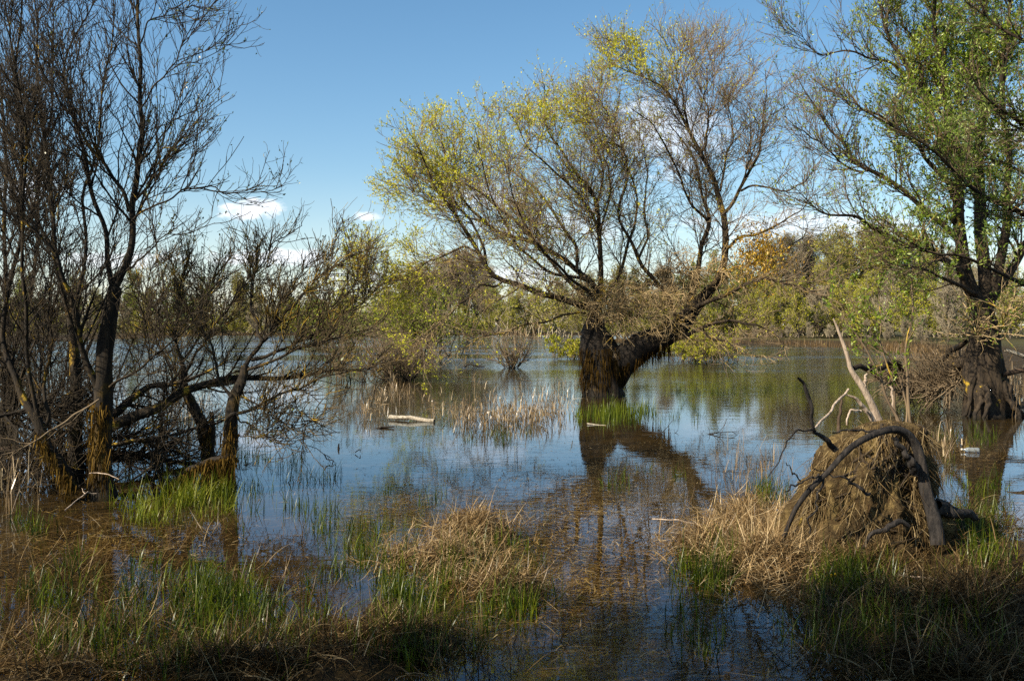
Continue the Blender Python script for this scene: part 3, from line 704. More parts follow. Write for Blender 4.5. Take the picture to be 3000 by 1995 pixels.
S2 = left_tree('leaning_tree', 'small leaning tree with lichen orange boughs sweeping right over the water', (668, 1445), 10.3,
  [([(670, 1465), (664, 1378), (672, 1321), (674, 1244), (683, 1183), (695, 1149), (712, 1110), (718, 1072)], 0.095, 0.042, 0.35)],
  [([(718, 1074), (737, 1045), (756, 1022), (771, 992), (794, 973), (798, 950), (821, 931), (817, 900), (850, 850), (880, 800), (900, 770)], (0, 0.2), 0.036, 0.005, 18),
   ([(714, 1086), (783, 1061), (821, 1045), (878, 1022), (943, 1000), (1012, 980), (1100, 961)], (0, -0.4), 0.028, 0.004, 18),
   ([(735, 1055), (802, 1034), (859, 1003), (936, 969), (993, 923), (1050, 900), (1090, 850)], (0, 0.3), 0.028, 0.004, 18),
   ([(683, 1182), (664, 1149), (645, 1110), (630, 1053), (614, 1015), (590, 950), (600, 850)], (0, 0.4), 0.026, 0.005, 14),
   ([(690, 1160), (744, 1183), (783, 1198), (813, 1225), (840, 1252), (894, 1283)], (0, -0.5), 0.018, 0.004, 8),
   ([(690, 1212), (702, 1218), (764, 1264), (809, 1290), (835, 1315)], (0, -0.6), 0.015, 0.004, 6),
   ([(830, 1130), (848, 1141), (867, 1187), (890, 1244), (905, 1275)], (-0.3, -0.7), 0.012, 0.003, 6),
   ([(676, 1275), (760, 1280), (810, 1290), (850, 1292)], (0, -0.4), 0.012, 0.003, 4),
   ([(660, 1260), (668, 1226), (725, 1202), (783, 1176), (852, 1145), (936, 1107), (1012, 1088), (1090, 1075)], (-0.1, -0.6), 0.030, 0.004, 14),
   ([(800, 960), (870, 880), (930, 820), (1000, 770), (1030, 740)], (0, -0.3), 0.02, 0.004, 12),
   ([(770, 1000), (730, 900), (740, 800), (790, 730), (840, 690)], (0, 0.6), 0.024, 0.004, 14),
   ([(860, 1005), (940, 930), (1000, 870), (1060, 810), (1080, 790)], (0, 0.5), 0.018, 0.003, 10)], 900, 4600, 500, group='two low leaning trees in the water', up=0.03)
g = Geo(); strands(g, [(664, 1440), (668, 1340), (674, 1250)], 300, 10.2, (0.05, 0.2), (0.006, 0.014), 12); g.build('bark_moss', M['moss'], S2.o, S2.base)
g = Geo(); strands(g, [(612, 1370), (604, 1300), (592, 1245)], 200, 11.5, (0.05, 0.2), (0.006, 0.014), 10); g.build('bark_moss', M['moss'], S1.o, S1.base)


def branch_thing(name, label, cat, poly, d, dz, r0, r1, mat, nb=0, group=None, len1=(0.3, 0.9), up=0.05, twigs=0, sides=9, wig=0.012, twmat=None, rs=0.75):
    wig = wig * min(1.0, math.hypot(poly[-1][0] - poly[0][0], poly[-1][1] - poly[0][1]) / F * d / 2.5)
    pts = limb_pts(poly, d, dz, 36, wig); o = empty(name, pts[0], label, cat, group)
    r = rad_of(r0, r1, 36, 1.0) * rs; g = Geo(); tubes(g, pts[None], r[None], sides, rough=0.07)
    if nb:
        q, rr, _ = spawn(pts[None], r[None], nb, 0.15, 1, (25, 70), len1, 9, 0.13, up, 0.6, 0.014, 0.003)
        tubes(g, q, rr, 4)
    g.build('stem', mat, o, pts[0])
    if twigs and nb:
        q2, r2, _ = spawn(q, rr, twigs, 0.1, 1, (25, 65), (0.12, 0.45), 6, 0.16, up, 0.7, 0.004, 0.0012)
        g = Geo(); tubes(g, q2, r2, 3); g.build('twigs', twmat or M['alder_twig'], o, pts[0])
    return o


BG = 'fallen boughs in the left thicket'
branch_thing('fallen_bough', 'thick fallen bough, upper of two running right from the tall dark trunk', 'branch', [(310, 1255), (400, 1218), (477, 1187), (534, 1149), (591, 1130), (649, 1110), (706, 1107), (821, 1114), (898, 1103), (974, 1088), (1096, 1076)], LD + 0.8, (0, 1.2), 0.085, 0.008, M['alder_bark'], 26, BG, (0.4, 1.1), 0.05, 420)
branch_thing('fallen_bough', 'short thick lichen covered bough forking above the long fallen one', 'branch', [(320, 1225), (400, 1156), (438, 1132), (540, 1120), (610, 1090), (660, 1060)], LD + 1.0, (0, 0.8), 0.065, 0.012, M['alder_bark'], 18, BG, (0.4, 1.0), 0.06, 300)
branch_thing('fallen_bough', 'thin fallen bough lying low over the water between the two trunks', 'branch', [(330, 1305), (400, 1294), (515, 1271), (572, 1256), (640, 1238), (690, 1215)], LD + 0.7, (0, 0.3), 0.035, 0.012, M['alder_bark'], 14, BG, (0.3, 0.9), 0.0, 220)
branch_thing('fallen_bough', 'dark sunken bough lying in the water behind the leaning trees', 'branch', [(330, 1330), (420, 1330), (500, 1352), (600, 1362), (680, 1350)], LD + 1.6, (0, 0.6), 0.05, 0.02, M['alder_bark'], 26, BG, (0.3, 1.0), 0.03, 320)
branch_thing('fallen_bough', 'pale thin bough slanting down from the left thicket to the water', 'branch', [(290, 1170), (235, 1205), (160, 1255), (110, 1285), (60, 1315), (0, 1335)], LD - 0.4, (0, -0.6), 0.014, 0.006, M['shrub_twig'], 8, BG, (0.2, 0.6), 0.0, 60)
branch_thing('fallen_bough', 'tangle of dead boughs lying at the foot of the left thicket', 'branch', [(-40, 1330), (60, 1310), (160, 1330), (230, 1340), (320, 1345), (420, 1345)], LD + 0.8, (0, 0.4), 0.06, 0.02, M['dark_wood'], 60, BG, (0.3, 1.2), 0.04, 700)
branch_thing('fallen_bough', 'tangle of thin dead boughs between the trunks at the left edge', 'branch', [(-60, 1230), (40, 1210), (120, 1180), (200, 1190), (290, 1160)], LD + 0.5, (0, 0.5), 0.03, 0.012, M['alder_bark'], 90, BG, (0.4, 1.4), 0.03, 1300)
branch_thing('fallen_bough', 'twiggy dead bough low in the water left of the leaning trees', 'branch', [(300, 1290), (380, 1275), (460, 1310), (540, 1330)], LD + 0.9, (0, 0.4), 0.03, 0.012, M['alder_bark'], 50, BG, (0.3, 1.0), 0.02, 600)
lg = branch_thing('mossy_log', 'low moss draped log bridging to the foot of the leaning tree', 'log', [(470, 1455), (490, 1428), (553, 1378), (614, 1352), (668, 1335), (690, 1350)], 10.2, (0, 0), 0.05, 0.045, M['alder_bark'], 0)
g = Geo(); strands(g, [(480, 1440), (553, 1380), (614, 1355), (690, 1345)], 620, 10.15, (0.06, 0.26), (0.006, 0.014), 9); g.build('hanging_moss', M['moss'], lg, np.array(lg.location))

# ---- the tall leafy tree on the right
RD = 18.6
rb = P(2890, 1215, RD); rb[2] = 0
RT = Tree('leafy_willow', 'tall leafy green willow on a broad ribbed trunk at the right bank', 'tree', rb)
RT.trunk([P(2893, 1240, RD), P(2888, 1150, RD), P(2880, 1080, RD), P(2886, 1000, RD), P(2878, 930, RD), P(2868, 870, RD)], 0.37, 0.22, M['right_bark'], 40, 0.13, 0.25)
RLs = [
 ([(2870, 900), (2830, 800), (2805, 663), (2807, 510), (2787, 357), (2777, 255), (2761, 204), (2736, 102), (2740, 0), (2750, -180)], (0, -0.5), 0.17, 0.02, 1.2, 26),
 ([(2885, 900), (2880, 750), (2873, 612), (2868, 485), (2873, 332), (2868, 204), (2858, 102), (2890, 0), (2900, -180)], (0, 0.8), 0.18, 0.02, 1.2, 26),
 ([(2850, 880), (2817, 800), (2766, 765), (2710, 730), (2649, 714), (2588, 689), (2526, 643), (2475, 633), (2419, 622), (2373, 587), (2333, 551)], (0, -1.4), 0.10, 0.006, 0.9, 16),
 ([(2805, 700), (2740, 640), (2680, 587), (2639, 551), (2572, 510), (2526, 505), (2496, 469), (2475, 423), (2445, 398), (2414, 357), (2389, 327), (2358, 265), (2335, 210)], (-0.2, 0.6), 0.08, 0.006, 1.0, 18),
 ([(2530, 505), (2455, 474), (2404, 423), (2368, 398), (2322, 362), (2302, 327)], (0.2, -0.6), 0.03, 0.005, 0.7, 9),
 ([(2800, 480), (2736, 357), (2695, 245), (2649, 194), (2623, 143), (2598, 92), (2567, 15), (2545, -80)], (-0.3, 0.2), 0.09, 0.010, 1.1, 20),
 ([(2652, 224), (2608, 179), (2557, 173), (2486, 148), (2440, 158), (2404, 163), (2358, 133), (2345, 95)], (0.1, -0.8), 0.04, 0.005, 0.9, 12),
 ([(2895, 900), (2930, 760), (2950, 600), (2960, 450), (2930, 250), (2960, 0), (2970, -150)], (0, -0.8), 0.13, 0.02, 1.2, 22),
 ([(2820, 620), (2760, 520), (2700, 430), (2640, 380), (2580, 340), (2500, 320), (2450, 270)], (0, -1.8), 0.07, 0.006, 1.1, 16),
 ([(2900, 880), (2980, 760), (3060, 640), (3120, 450), (3150, 200)], (0, 0.3), 0.12, 0.02, 1.0, 18),
 ([(2790, 380), (2720, 280), (2700, 180), (2650, 80), (2640, -40)], (0, 1.4), 0.06, 0.008, 1.0, 14),
 ([(2860, 860), (2800, 840), (2730, 800), (2650, 780), (2590, 770)], (-0.2, -1.6), 0.06, 0.006, 0.6, 10),
 ([(2870, 500), (2830, 380), (2800, 260), (2790, 120), (2800, -60)], (0.4, 1.6), 0.08, 0.01, 1.0, 16)]
for (poly, dz, r0, r1, wgt, nb) in RLs:
    RT.limb(limb_pts(poly, RD, dz, 28, 0.03), r0 * 0.75, r1 * 0.8, M['right_bark'], wgt, nb, 9, (0.6, 1.7), 0.05, 10, (20, 60), up0=0.15)
RT.crown(M['right_twig'], 2600, 9500, (0.3, 1.1), (0.15, 0.5), 0.07, 0.10, 0.009, 0.0045, 0.0019, up0=0.12)


def right_prob(p):
    px = CX + p[:, 0] / p[:, 1] * F
    return np.clip((px - 2400) / 420, 0.10, 1)


RT.foliage(M['green_leaf'], 95000, (0.04, 0.08), (0.3, 0.45), right_prob, 0.2, off=0.02)
# buttress roots
g = Geo()
for k in range(9):
    a = rng.uniform(math.pi * 0.95, math.pi * 2.05); r_ = 0.42
    p0 = rb + np.array([math.cos(a) * 0.30, math.sin(a) * 0.30, rng.uniform(0.4, 0.75)])
    p2 = rb + np.array([math.cos(a) * rng.uniform(0.5, 0.75), math.sin(a) * rng.uniform(0.5, 0.75), -0.12]); p1 = rb + np.array([math.cos(a) * 0.52, math.sin(a) * 0.52, 0.2])
    q = resample([p0, p1, p2], 14, 0.03); tubes(g, q[None], np.linspace(0.055, 0.03, 14)[None], 8, rough=0.08)
g.build('root', M['right_bark'], RT.o, RT.base)
# lichen covered shoots of the trunk and the brush that leans on it
q0 = np.stack([resample([P(2870, 1000, RD - 0.4), P(2830, 900, RD - 0.5)], 10, 0, 0), resample([P(2920, 1000, RD - 0.4), P(2960, 880, RD - 0.5)], 10, 0, 0)])
q1, r1_, _ = spawn(q0, np.full((2, 10), 0.03), 40, 0, 1, (40, 90), (0.4, 1.5), 12, 0.16, 0.02, 0.5, 0.014, 0.004, up0=0.1, bias=(-0.3, -0.2, 0))
q2_, r2_, _ = spawn(q1, r1_, 200, 0.1, 1, (25, 65), (0.15, 0.6), 7, 0.2, 0.03, 0.7, 0.006, 0.002)
g = Geo(); tubes(g, q1, r1_, 5); tubes(g, q2_, r2_, 3)
g.build('trunk_shoots', M['tangle_twig'], RT.o, RT.base)
g = Geo(); leaves(g, q2_, 400, 0.2, 1, (0.04, 0.08), (0.3, 0.45)); g.build('shoot_leaves', M['green_leaf'], RT.o, RT.base)

# ---- boughs reaching in from a nearer tree standing right of the frame
ND = 9.2
nb_ = np.array([6.6, 9.4, 0.0])
NTt = Tree('overhanging_tree', 'nearer tree mostly outside the right edge, dark green boughs hanging into the picture', 'tree', nb_)
NTt.trunk([nb_ + (0, 0, -0.1), nb_ + (0, 0, 1.2), nb_ + (-0.1, 0, 2.6), nb_ + (-0.15, 0, 4.5), nb_ + (0, 0, 6.5)], 0.20, 0.05, M['right_bark'], 16, 0.08, 0.4)
NLs = [
 ([(3520, 800), (3250, 740), (3080, 680), (3000, 638), (2914, 597), (2837, 551), (2775, 480), (2710, 423), (2640, 390), (2530, 330)], (0.2, -0.8), 0.05, 0.004, 1.0, 18),
 ([(3520, 950), (3250, 900), (3060, 860), (2940, 800), (2840, 760), (2740, 735), (2640, 700)], (0.2, -1.2), 0.045, 0.004, 0.8, 14),
 ([(3500, 600), (3250, 520), (3080, 420), (2980, 350), (2890, 290), (2840, 200)], (0.2, -0.6), 0.05, 0.004, 1.0, 16),
 ([(3500, 500), (3300, 300), (3120, 180), (2990, 120), (2900, 60), (2860, -20)], (0.2, 0.4), 0.05, 0.004, 1.0, 16),
 ([(3500, 700), (3300, 620), (3100, 560), (2990, 500), (2900, 470), (2820, 400)], (0.3, 0.6), 0.04, 0.004, 1.0, 14)]
for (poly, dz, r0, r1, wgt, nb) in NLs:
    NTt.limb(limb_pts(poly, ND, dz, 26, 0.02), r0, r1, M['right_bark'], wgt, nb, 8, (0.35, 0.9), 0.04, 9, (20, 60), up0=0.1, tmin=0.4, r1max=0.012)
NTt.crown(M['right_twig'], 620, 2300, (0.2, 0.6), (0.1, 0.3), 0.05, 0.06, 0.005, 0.003, 0.0012)
NTt.foliage(M['dark_leaf'], 20000, (0.022, 0.048), (0.28, 0.42), lambda p: np.clip((CX + p[:, 0] / p[:, 1] * F - 2380) / 500, 0.15, 1), 0.15, off=0.012)

# ---- bare tree standing left of the camera, outside the picture; it shades the near bank
for (bx_, by_, hh_, lab) in [(-6.2, 0.2, 7.3, 'tree with thin leaves standing left of the camera nearest the left edge'), (-6.8, -1.5, 10.5, 'tallest thinly leaved tree standing left behind the camera'),
                             (-3.6, -1.2, 7.0, 'smallest thinly leaved tree standing left behind the camera'), (-8.8, -1.8, 9.0, 'thinly leaved tree standing farthest left of the camera')]:
    sbp = np.array([bx_, by_, 0.0]); ST = Tree('bank_tree', lab, 'tree', sbp, 'trees left of the camera')
    _, tp_, tr_ = ST.trunk([sbp, sbp + (0.1, 0, 1.5), sbp + (0, 0.1, hh_ * 0.4), sbp + (0.2, 0, hh_ * 0.7), sbp + (0.2, 0.1, hh_)], 0.16, 0.03, M['alder_bark'], 12, 0.08, 0.4)
    for k in range(16):
        a = rng.uniform(0, 6.28); z0 = rng.uniform(0.25, 0.9) * hh_; L_ = 2.1 * (1.15 - z0 / hh_ * 0.6); c0 = np.array([np.interp(z0, tp_[:, 2], tp_[:, 0]), np.interp(z0, tp_[:, 2], tp_[:, 1]), z0])
        dv = np.array([math.cos(a), math.sin(a), 0.75])
        ST.limb(resample([c0, c0 + dv * L_ * 0.5 + (0, 0, 0.1), c0 + dv * L_ + (0, 0, 0.5)], 20, 0.05), 0.05, 0.01, M['alder_bark'], 1.0, 12, 6, (0.5, 1.4), 0.06, 9, (20, 60))
    ST.crown(M['alder_twig'], 1200, 4000, (0.3, 0.9), (0.15, 0.5), 0.05, 0.06, 0.006, 0.004, 0.002)
    ST.foliage(M['alder_leaf'], 20000, (0.05, 0.10), (0.5, 0.7))

# ---------------------------------------------------------------- the uprooted stump on the right
MD = 7.5
g = Geo()
NU, NV = 150, 90
th = np.arange(NU) / NU * 2 * np.pi; vv = np.linspace(0, 1, NV)
TH, VV = np.meshgrid(th, vv)
cxp = np.interp(VV, [0, 0.5, 0.8, 1], [2530, 2545, 2575, 2600]); wid = np.interp(VV, [0, 0.15, 0.5, 0.75, 0.9, 0.97, 1], [235, 228, 190, 150, 112, 66, 0])
rx = wid / F * MD; ry = rx * 0.80; zt = -0.05 + VV * 1.02
lump = 0
ph = np.random.default_rng(5).uniform(0, 6.28, 12)
for q, (ka, kv, am) in enumerate([(3, 5, 0.07), (5, 9, 0.06), (9, 6, 0.05), (14, 15, 0.04), (21, 10, 0.03), (8, 22, 0.04), (30, 28, 0.02), (47, 40, 0.012)]):
    lump = lump + am * np.sin(TH * ka + VV * kv + ph[q]) * np.cos(VV * kv * 0.7 - TH * (ka // 2) + ph[q + 3])
rx = rx * (1 + lump); ry = ry * (1 + lump)
Xm = (cxp - CX) / F * MD + np.cos(TH) * rx; Ym = MD + np.sin(TH) * ry; Zm = zt + 0.04 * lump
LC = []; mr = np.random.default_rng(11)
for k in range(170):
    a_ = mr.uniform(0, 6.28); v_ = mr.uniform(0.02, 0.95); LC.append((a_, v_, mr.uniform(0.035, 0.14), mr.choice([-1, 1], p=[0.55, 0.45]) * mr.uniform(0.015, 0.055)))
def lumps(x, y, z):
    o_ = np.zeros(np.shape(x))
    for (a_, v_, r_, am) in LC:
        c_ = np.array([np.interp(v_, [0, 0.5, 0.8, 1], [2530, 2545, 2575, 2600]), np.interp(v_, [0, 0.15, 0.5, 0.75, 0.9, 0.97, 1], [235, 228, 190, 150, 112, 66, 0])])
        w_ = c_[1] / F * MD; px_ = (c_[0] - CX) / F * MD + np.cos(a_) * w_; py_ = MD + np.sin(a_) * w_ * 0.8; pz_ = -0.05 + v_ * 1.02
        o_ = o_ + am * np.exp(-(((x - px_) ** 2 + (y - py_) ** 2 + (z - pz_) ** 2) / r_ ** 2))
    return o_
lm = lumps(Xm, Ym, Zm) + rng.normal(0, 0.004, Xm.shape); Xm = Xm + np.cos(TH) * lm; Ym = Ym + np.sin(TH) * lm; Zm = Zm + lm * 0.5 * VV
i = np.arange(NV - 1)[:, None] * NU; q = np.arange(NU)[None, :]; q2 = (q + 1) % NU
mb = np.array([(2530 - CX) / F * MD, MD, 0.0])
mo = empty('uprooted_stump', mb, 'uprooted stump, a yellow earth root plate with a black root arching over it', 'stump')
g.add(np.stack([Xm, Ym, Zm], -1), np.stack([i + q, i + q2, i + NU + q2, i + NU + q], -1).reshape(-1, 4))
g.build('root_plate', M['soil'], mo, mb)


def mound_pt(u, v):
    """point on the mound surface: u angle, v height"""
    cx_ = np.interp(v, [0, 0.5, 0.8, 1], [2530, 2545, 2575, 2600]); wi = np.interp(v, [0, 0.15, 0.5, 0.75, 0.9, 0.97, 1], [235, 228, 190, 150, 112, 66, 0]) / F * MD
    x_, y_, z_ = (cx_ - CX) / F * MD + np.cos(u) * wi, MD + np.sin(u) * wi * 0.80, -0.05 + v * 1.02
    l_ = lumps(x_, y_, z_) + 0.012
    return np.stack([x_ + np.cos(u) * l_, y_ + np.sin(u) * l_, z_ + l_ * 0.5 * v], -1)


# fine roots hanging over the earth
g = Geo(); n = 2500
u = rng.choice(np.random.default_rng(21).uniform(math.pi * 0.9, math.pi * 2.1, 44), n) + rng.normal(0, 0.07, n); v = rng.uniform(0.12, 0.99, n) ** 0.8
b_ = mound_pt(u, v)
blades(g, b_, rng.uniform(0.06, 0.32, n), rng.uniform(0.002, 0.005, n), u + rng.normal(0, 0.9, n), rng.uniform(1.9, 3.0, n), rng.normal(0.1, 0.7, n), 5)
n = 900; u = rng.uniform(0, 6.28, n); v = rng.uniform(0.1, 1.0, n)
blades(g, mound_pt(u, v), rng.uniform(0.04, 0.16, n), rng.uniform(0.002, 0.0045, n), rng.uniform(0, 6.28, n), rng.uniform(0.2, 2.6, n), rng.normal(0.6, 0.8, n), 5)
g.build('root_fibres', M['fibre'], mo, mb)
# wandering woody roots on the earth face
g = Geo()
for k in range(34):
    u0 = rng.uniform(math.pi * 1.0, math.pi * 2.0); v0 = rng.uniform(0.45, 0.98); us = [u0]; vs = [v0]; du = rng.normal(0, 0.05)
    for j in range(13):
        du += rng.normal(0, 0.05); us.append(us[-1] + du); vs.append(max(vs[-1] - rng.uniform(0.01, 0.06), 0.02))
    q_ = mound_pt(np.array(us), np.array(vs)) + rng.normal(0, 0.006, (14, 3)); r_ = rng.uniform(0.004, 0.013)
    tubes(g, resample(q_, 22, 0, 1)[None], np.linspace(r_, r_ * 0.3, 22)[None], 6, rough=0.1)
g.build('wandering_roots', M['right_bark'], mo, mb)
# roots
def root(poly, dz, rads, name='root', sides=10, rough=0.08, wig=0.006):
    pts = limb_pts(poly, 0, dz, 40, wig); r = np.interp(np.linspace(0, 1, 40), np.linspace(0, 1, len(rads)), rads)
    g = Geo(); tubes(g, pts[None], r[None], sides, rough=rough); return g.build(name, M['root_bark'], mo, mb)
def root2(poly, ds, rads, **k):
    pts = resample([P(x, y, d) for (x, y), d in zip(poly, ds)], 44, 0.012); r = np.interp(np.linspace(0, 1, 44), np.linspace(0, 1, len(rads)), rads)
    g = Geo(); tubes(g, pts[None], r[None], k.get('sides', 12), rough=k.get('rough', 0.11)); return g.build(k.get('name', 'root'), M['root_bark'], mo, mb)
arch = [(2270, 1655), (2301, 1576), (2323, 1509), (2342, 1465), (2374, 1423), (2416, 1388), (2441, 1353), (2473, 1324), (2521, 1292), (2569, 1270), (2620, 1254), (2655, 1261), (2677, 1283), (2693, 1321), (2706, 1359), (2719, 1407), (2724, 1471), (2738, 1530), (2745, 1600)]
tag(root2(arch, [7.0, 6.95, 6.9, 6.88, 6.86, 6.86, 6.88, 6.9, 6.95, 7.0, 7.06, 7.1, 7.12, 7.12, 7.1, 7.08, 7.05, 7.0, 6.98], [0.010, 0.013, 0.015, 0.018, 0.021, 0.024, 0.026, 0.029, 0.033, 0.038, 0.042, 0.048], name='arched_root'), 'black arched root looping over the earth')
root2([(2735, 1480), (2770, 1490), (2810, 1500), (2860, 1512)], [7.1, 7.2, 7.3, 7.4], [0.06, 0.05, 0.04, 0.02])
root2([(2384, 1372), (2420, 1382), (2480, 1401), (2524, 1433), (2546, 1455)], [6.84, 6.84, 6.85, 6.88, 6.95], [0.004, 0.006, 0.008, 0.011, 0.010], sides=7)
root2([(2413, 1404), (2400, 1440), (2387, 1471), (2378, 1510), (2372, 1560)], [6.86, 6.84, 6.84, 6.85, 6.9], [0.008, 0.007, 0.007, 0.006, 0.005], sides=7)
root2([(2660, 1540), (2642, 1522), (2615, 1536), (2585, 1554), (2547, 1576), (2524, 1602), (2502, 1632)], [6.95, 6.92, 6.9, 6.88, 6.86, 6.85, 6.84], [0.02, 0.020, 0.018, 0.016, 0.013, 0.010, 0.007], sides=9)
root2([(2300, 1440), (2340, 1420), (2378, 1398), (2410, 1392)], [6.75, 6.78, 6.82, 6.86], [0.004, 0.006, 0.007, 0.008], sides=7)
root2([(2303, 1355), (2320, 1385), (2345, 1410)], [6.75, 6.8, 6.85], [0.003, 0.005, 0.006], sides=7)
root2([(2620, 1283), (2640, 1310), (2665, 1345), (2690, 1390)], [6.98, 6.98, 7.0, 7.05], [0.012, 0.02, 0.028, 0.03], sides=9)
root2([(2338, 1108), (2363, 1149), (2379, 1180), (2384, 1236), (2389, 1271), (2424, 1302), (2453, 1322)], [6.7, 6.72, 6.74, 6.76, 6.8, 6.84, 6.88], [0.009, 0.010, 0.011, 0.012, 0.014, 0.019, 0.022], sides=9)
root2([(2390, 1262), (2340, 1260), (2310, 1285), (2290, 1330), (2255, 1380), (2240, 1400)], [6.78, 6.7, 6.65, 6.6, 6.55, 6.5], [0.007, 0.006, 0.006, 0.005, 0.004, 0.002], sides=7)
root2([(2440, 1268), (2500, 1258), (2560, 1262), (2600, 1258)], [6.9, 7.0, 7.05, 7.1], [0.006, 0.007, 0.008, 0.008], sides=7)

# ---- bleached snag behind the stump
SD = 8.7
sb = P(2585, 1262, SD)
sn = empty('bleached_snag', sb, 'bleached bare forked snag rising behind the uprooted stump', 'snag')
def snag(poly, r, name='limb', mat='dead_wood', dz=(0, 0), sides=10):
    pts = limb_pts(poly, SD, dz, 30, 0.006); rr = 0.7 * np.interp(np.linspace(0, 1, 30), np.linspace(0, 1, len(r)), r)
    g = Geo(); tubes(g, pts[None], rr[None], sides, rough=0.03); return g.build(name, M[mat], sn, sb)
snag([(2600, 1330), (2578, 1241), (2547, 1169), (2527, 1129), (2496, 1088), (2478, 1037), (2465, 996), (2455, 965), (2440, 935)], [0.085, 0.075, 0.052, 0.044, 0.04, 0.032, 0.026, 0.02, 0.010], 'trunk')
snag([(2530, 1140), (2536, 1115), (2534, 1103), (2543, 1096)], [0.028, 0.022, 0.018, 0.012])
snag([(2575, 1262), (2557, 1231), (2532, 1190), (2506, 1164), (2478, 1156)], [0.035, 0.033, 0.03, 0.022, 0.010], dz=(-0.1, -0.2))
snag([(2486, 1140), (2440, 1195), (2389, 1253), (2370, 1262)], [0.014, 0.015, 0.014, 0.010], dz=(-0.3, -0.9))
snag([(2466, 1170), (2462, 1200), (2458, 1240), (2455, 1290)], [0.012, 0.018, 0.022, 0.026], mat='dark_wood', dz=(-0.2, -0.3))
snag([(2525, 1205), (2495, 1198), (2482, 1215), (2480, 1245)], [0.015, 0.014, 0.012, 0.010], dz=(-0.2, -0.3))
snag([(2618, 1205), (2614, 1150), (2611, 1135)], [0.020, 0.018, 0.014], dz=(0.8, 0.8))

# ---- saplings sprouting behind the stump
SG = 'leafy saplings behind the uprooted stump'
for (poly, r0, lab, nsh, nl) in [
    ([(2672, 1290), (2669, 1256), (2656, 1151), (2656, 1055), (2656, 991), (2666, 940), (2672, 880), (2671, 800), (2674, 750)], 0.016, 'tallest straight sapling behind the uprooted stump', 12, 700),
    ([(2640, 1290), (2628, 1237), (2605, 1183), (2577, 1103), (2561, 1071), (2541, 1023), (2519, 991), (2480, 950), (2440, 900), (2425, 850)], 0.014, 'sapling leaning left across the bleached snag', 14, 1000),
    ([(2632, 1290), (2620, 1150), (2608, 1074), (2583, 1030), (2577, 943), (2574, 880), (2570, 830)], 0.011, 'thin upright sapling between the leaning one and the tallest', 12, 800),
    ([(2650, 1290), (2658, 1200), (2640, 1100), (2600, 1030), (2540, 960), (2500, 900), (2480, 850)], 0.010, 'thin arching sapling with the leafiest tip behind the stump', 12, 900)]:
    pts = limb_pts(poly, 8.2, (0, 0.2), 30, 0.01); b0 = pts[0]; o_ = empty('sapling', b0, lab, 'sapling', SG)
    r = rad_of(r0, 0.003, 30, 1); g = Geo(); tubes(g, pts[None], r[None], 7)
    q, rr, _ = spawn(pts[None], r[None], nsh, 0.3, 1, (25, 55), (0.2, 0.6), 8, 0.10, 0.06, 0.6, 0.006, 0.0016)
    tubes(g, q, rr, 4); g.build('stem', M['right_twig'], o_, b0)
    g = Geo(); leaves(g, q, nl // 3, 0.2, 1, (0.022, 0.045), (0.28, 0.42)); g.build('foliage', M['green_leaf'], o_, b0)

# ---- brush pile left of the right-hand tree
bp0 = P(2720, 1130, 19.5); bp0[2] = 0
bo = empty('brush_pile', bp0, 'pile of dead brush and fallen boughs against the right-hand tree', 'brush pile')
g = Geo()
for poly, r in [([(2860, 1020), (2800, 1070), (2740, 1110), (2680, 1140)], 0.09), ([(2850, 1045), (2780, 1080), (2700, 1120), (2640, 1130)], 0.11), ([(2830, 1000), (2780, 1040), (2740, 1090)], 0.06), ([(2560, 1090), (2620, 1060), (2680, 1110)], 0.07), ([(2500, 1080), (2580, 1070), (2640, 1100)], 0.05)]:
    pts = limb_pts(poly, 19.5, (-0.8, 0.6), 20, 0.03); tubes(g, pts[None], rad_of(r, 0.03, 20)[None], 8, rough=0.08)
g.build('fallen_bough', M['right_bark'], bo, bp0)
q0 = np.stack([resample(limb_pts(p, 19.5, (-0.6, 0.6), 20, 0), 10, 0, 0) for p in [[(2860, 1070), (2760, 1130), (2660, 1140)], [(2840, 1100), (2720, 1130), (2560, 1110)], [(2800, 1120), (2700, 1150), (2620, 1150)]]])
q1, r1_, _ = spawn(q0, np.full(q0.shape[:2], 0.03), 420, 0, 1, (30, 100), (0.3, 1.3), 9, 0.15, 0.01, 0.5, 0.016, 0.004, up0=0.25)
q2_, r2_, _ = spawn(q1, r1_, 1200, 0.1, 1, (25, 70), (0.15, 0.6), 6, 0.2, 0.0, 0.7, 0.007, 0.003)
g = Geo(); tubes(g, q1, r1_, 4); tubes(g, q2_, r2_, 3); g.build('twigs', M['shrub_twig'], bo, bp0)
branch_thing('fallen_bough', 'bleached white bough lying right of the broad trunk, cut by the right edge', 'branch', [(3040, 1060), (2990, 1040), (2945, 1025)], 18.2, (0, 0), 0.06, 0.04, M['pale_wood'], 0)
branch_thing('fallen_bough', 'dark bough lying low right of the broad trunk', 'branch', [(3060, 1085), (2990, 1085), (2935, 1098)], 18.4, (0, 0), 0.07, 0.06, M['dark_wood'], 0)

# ---------------------------------------------------------------- shrubs in the lake


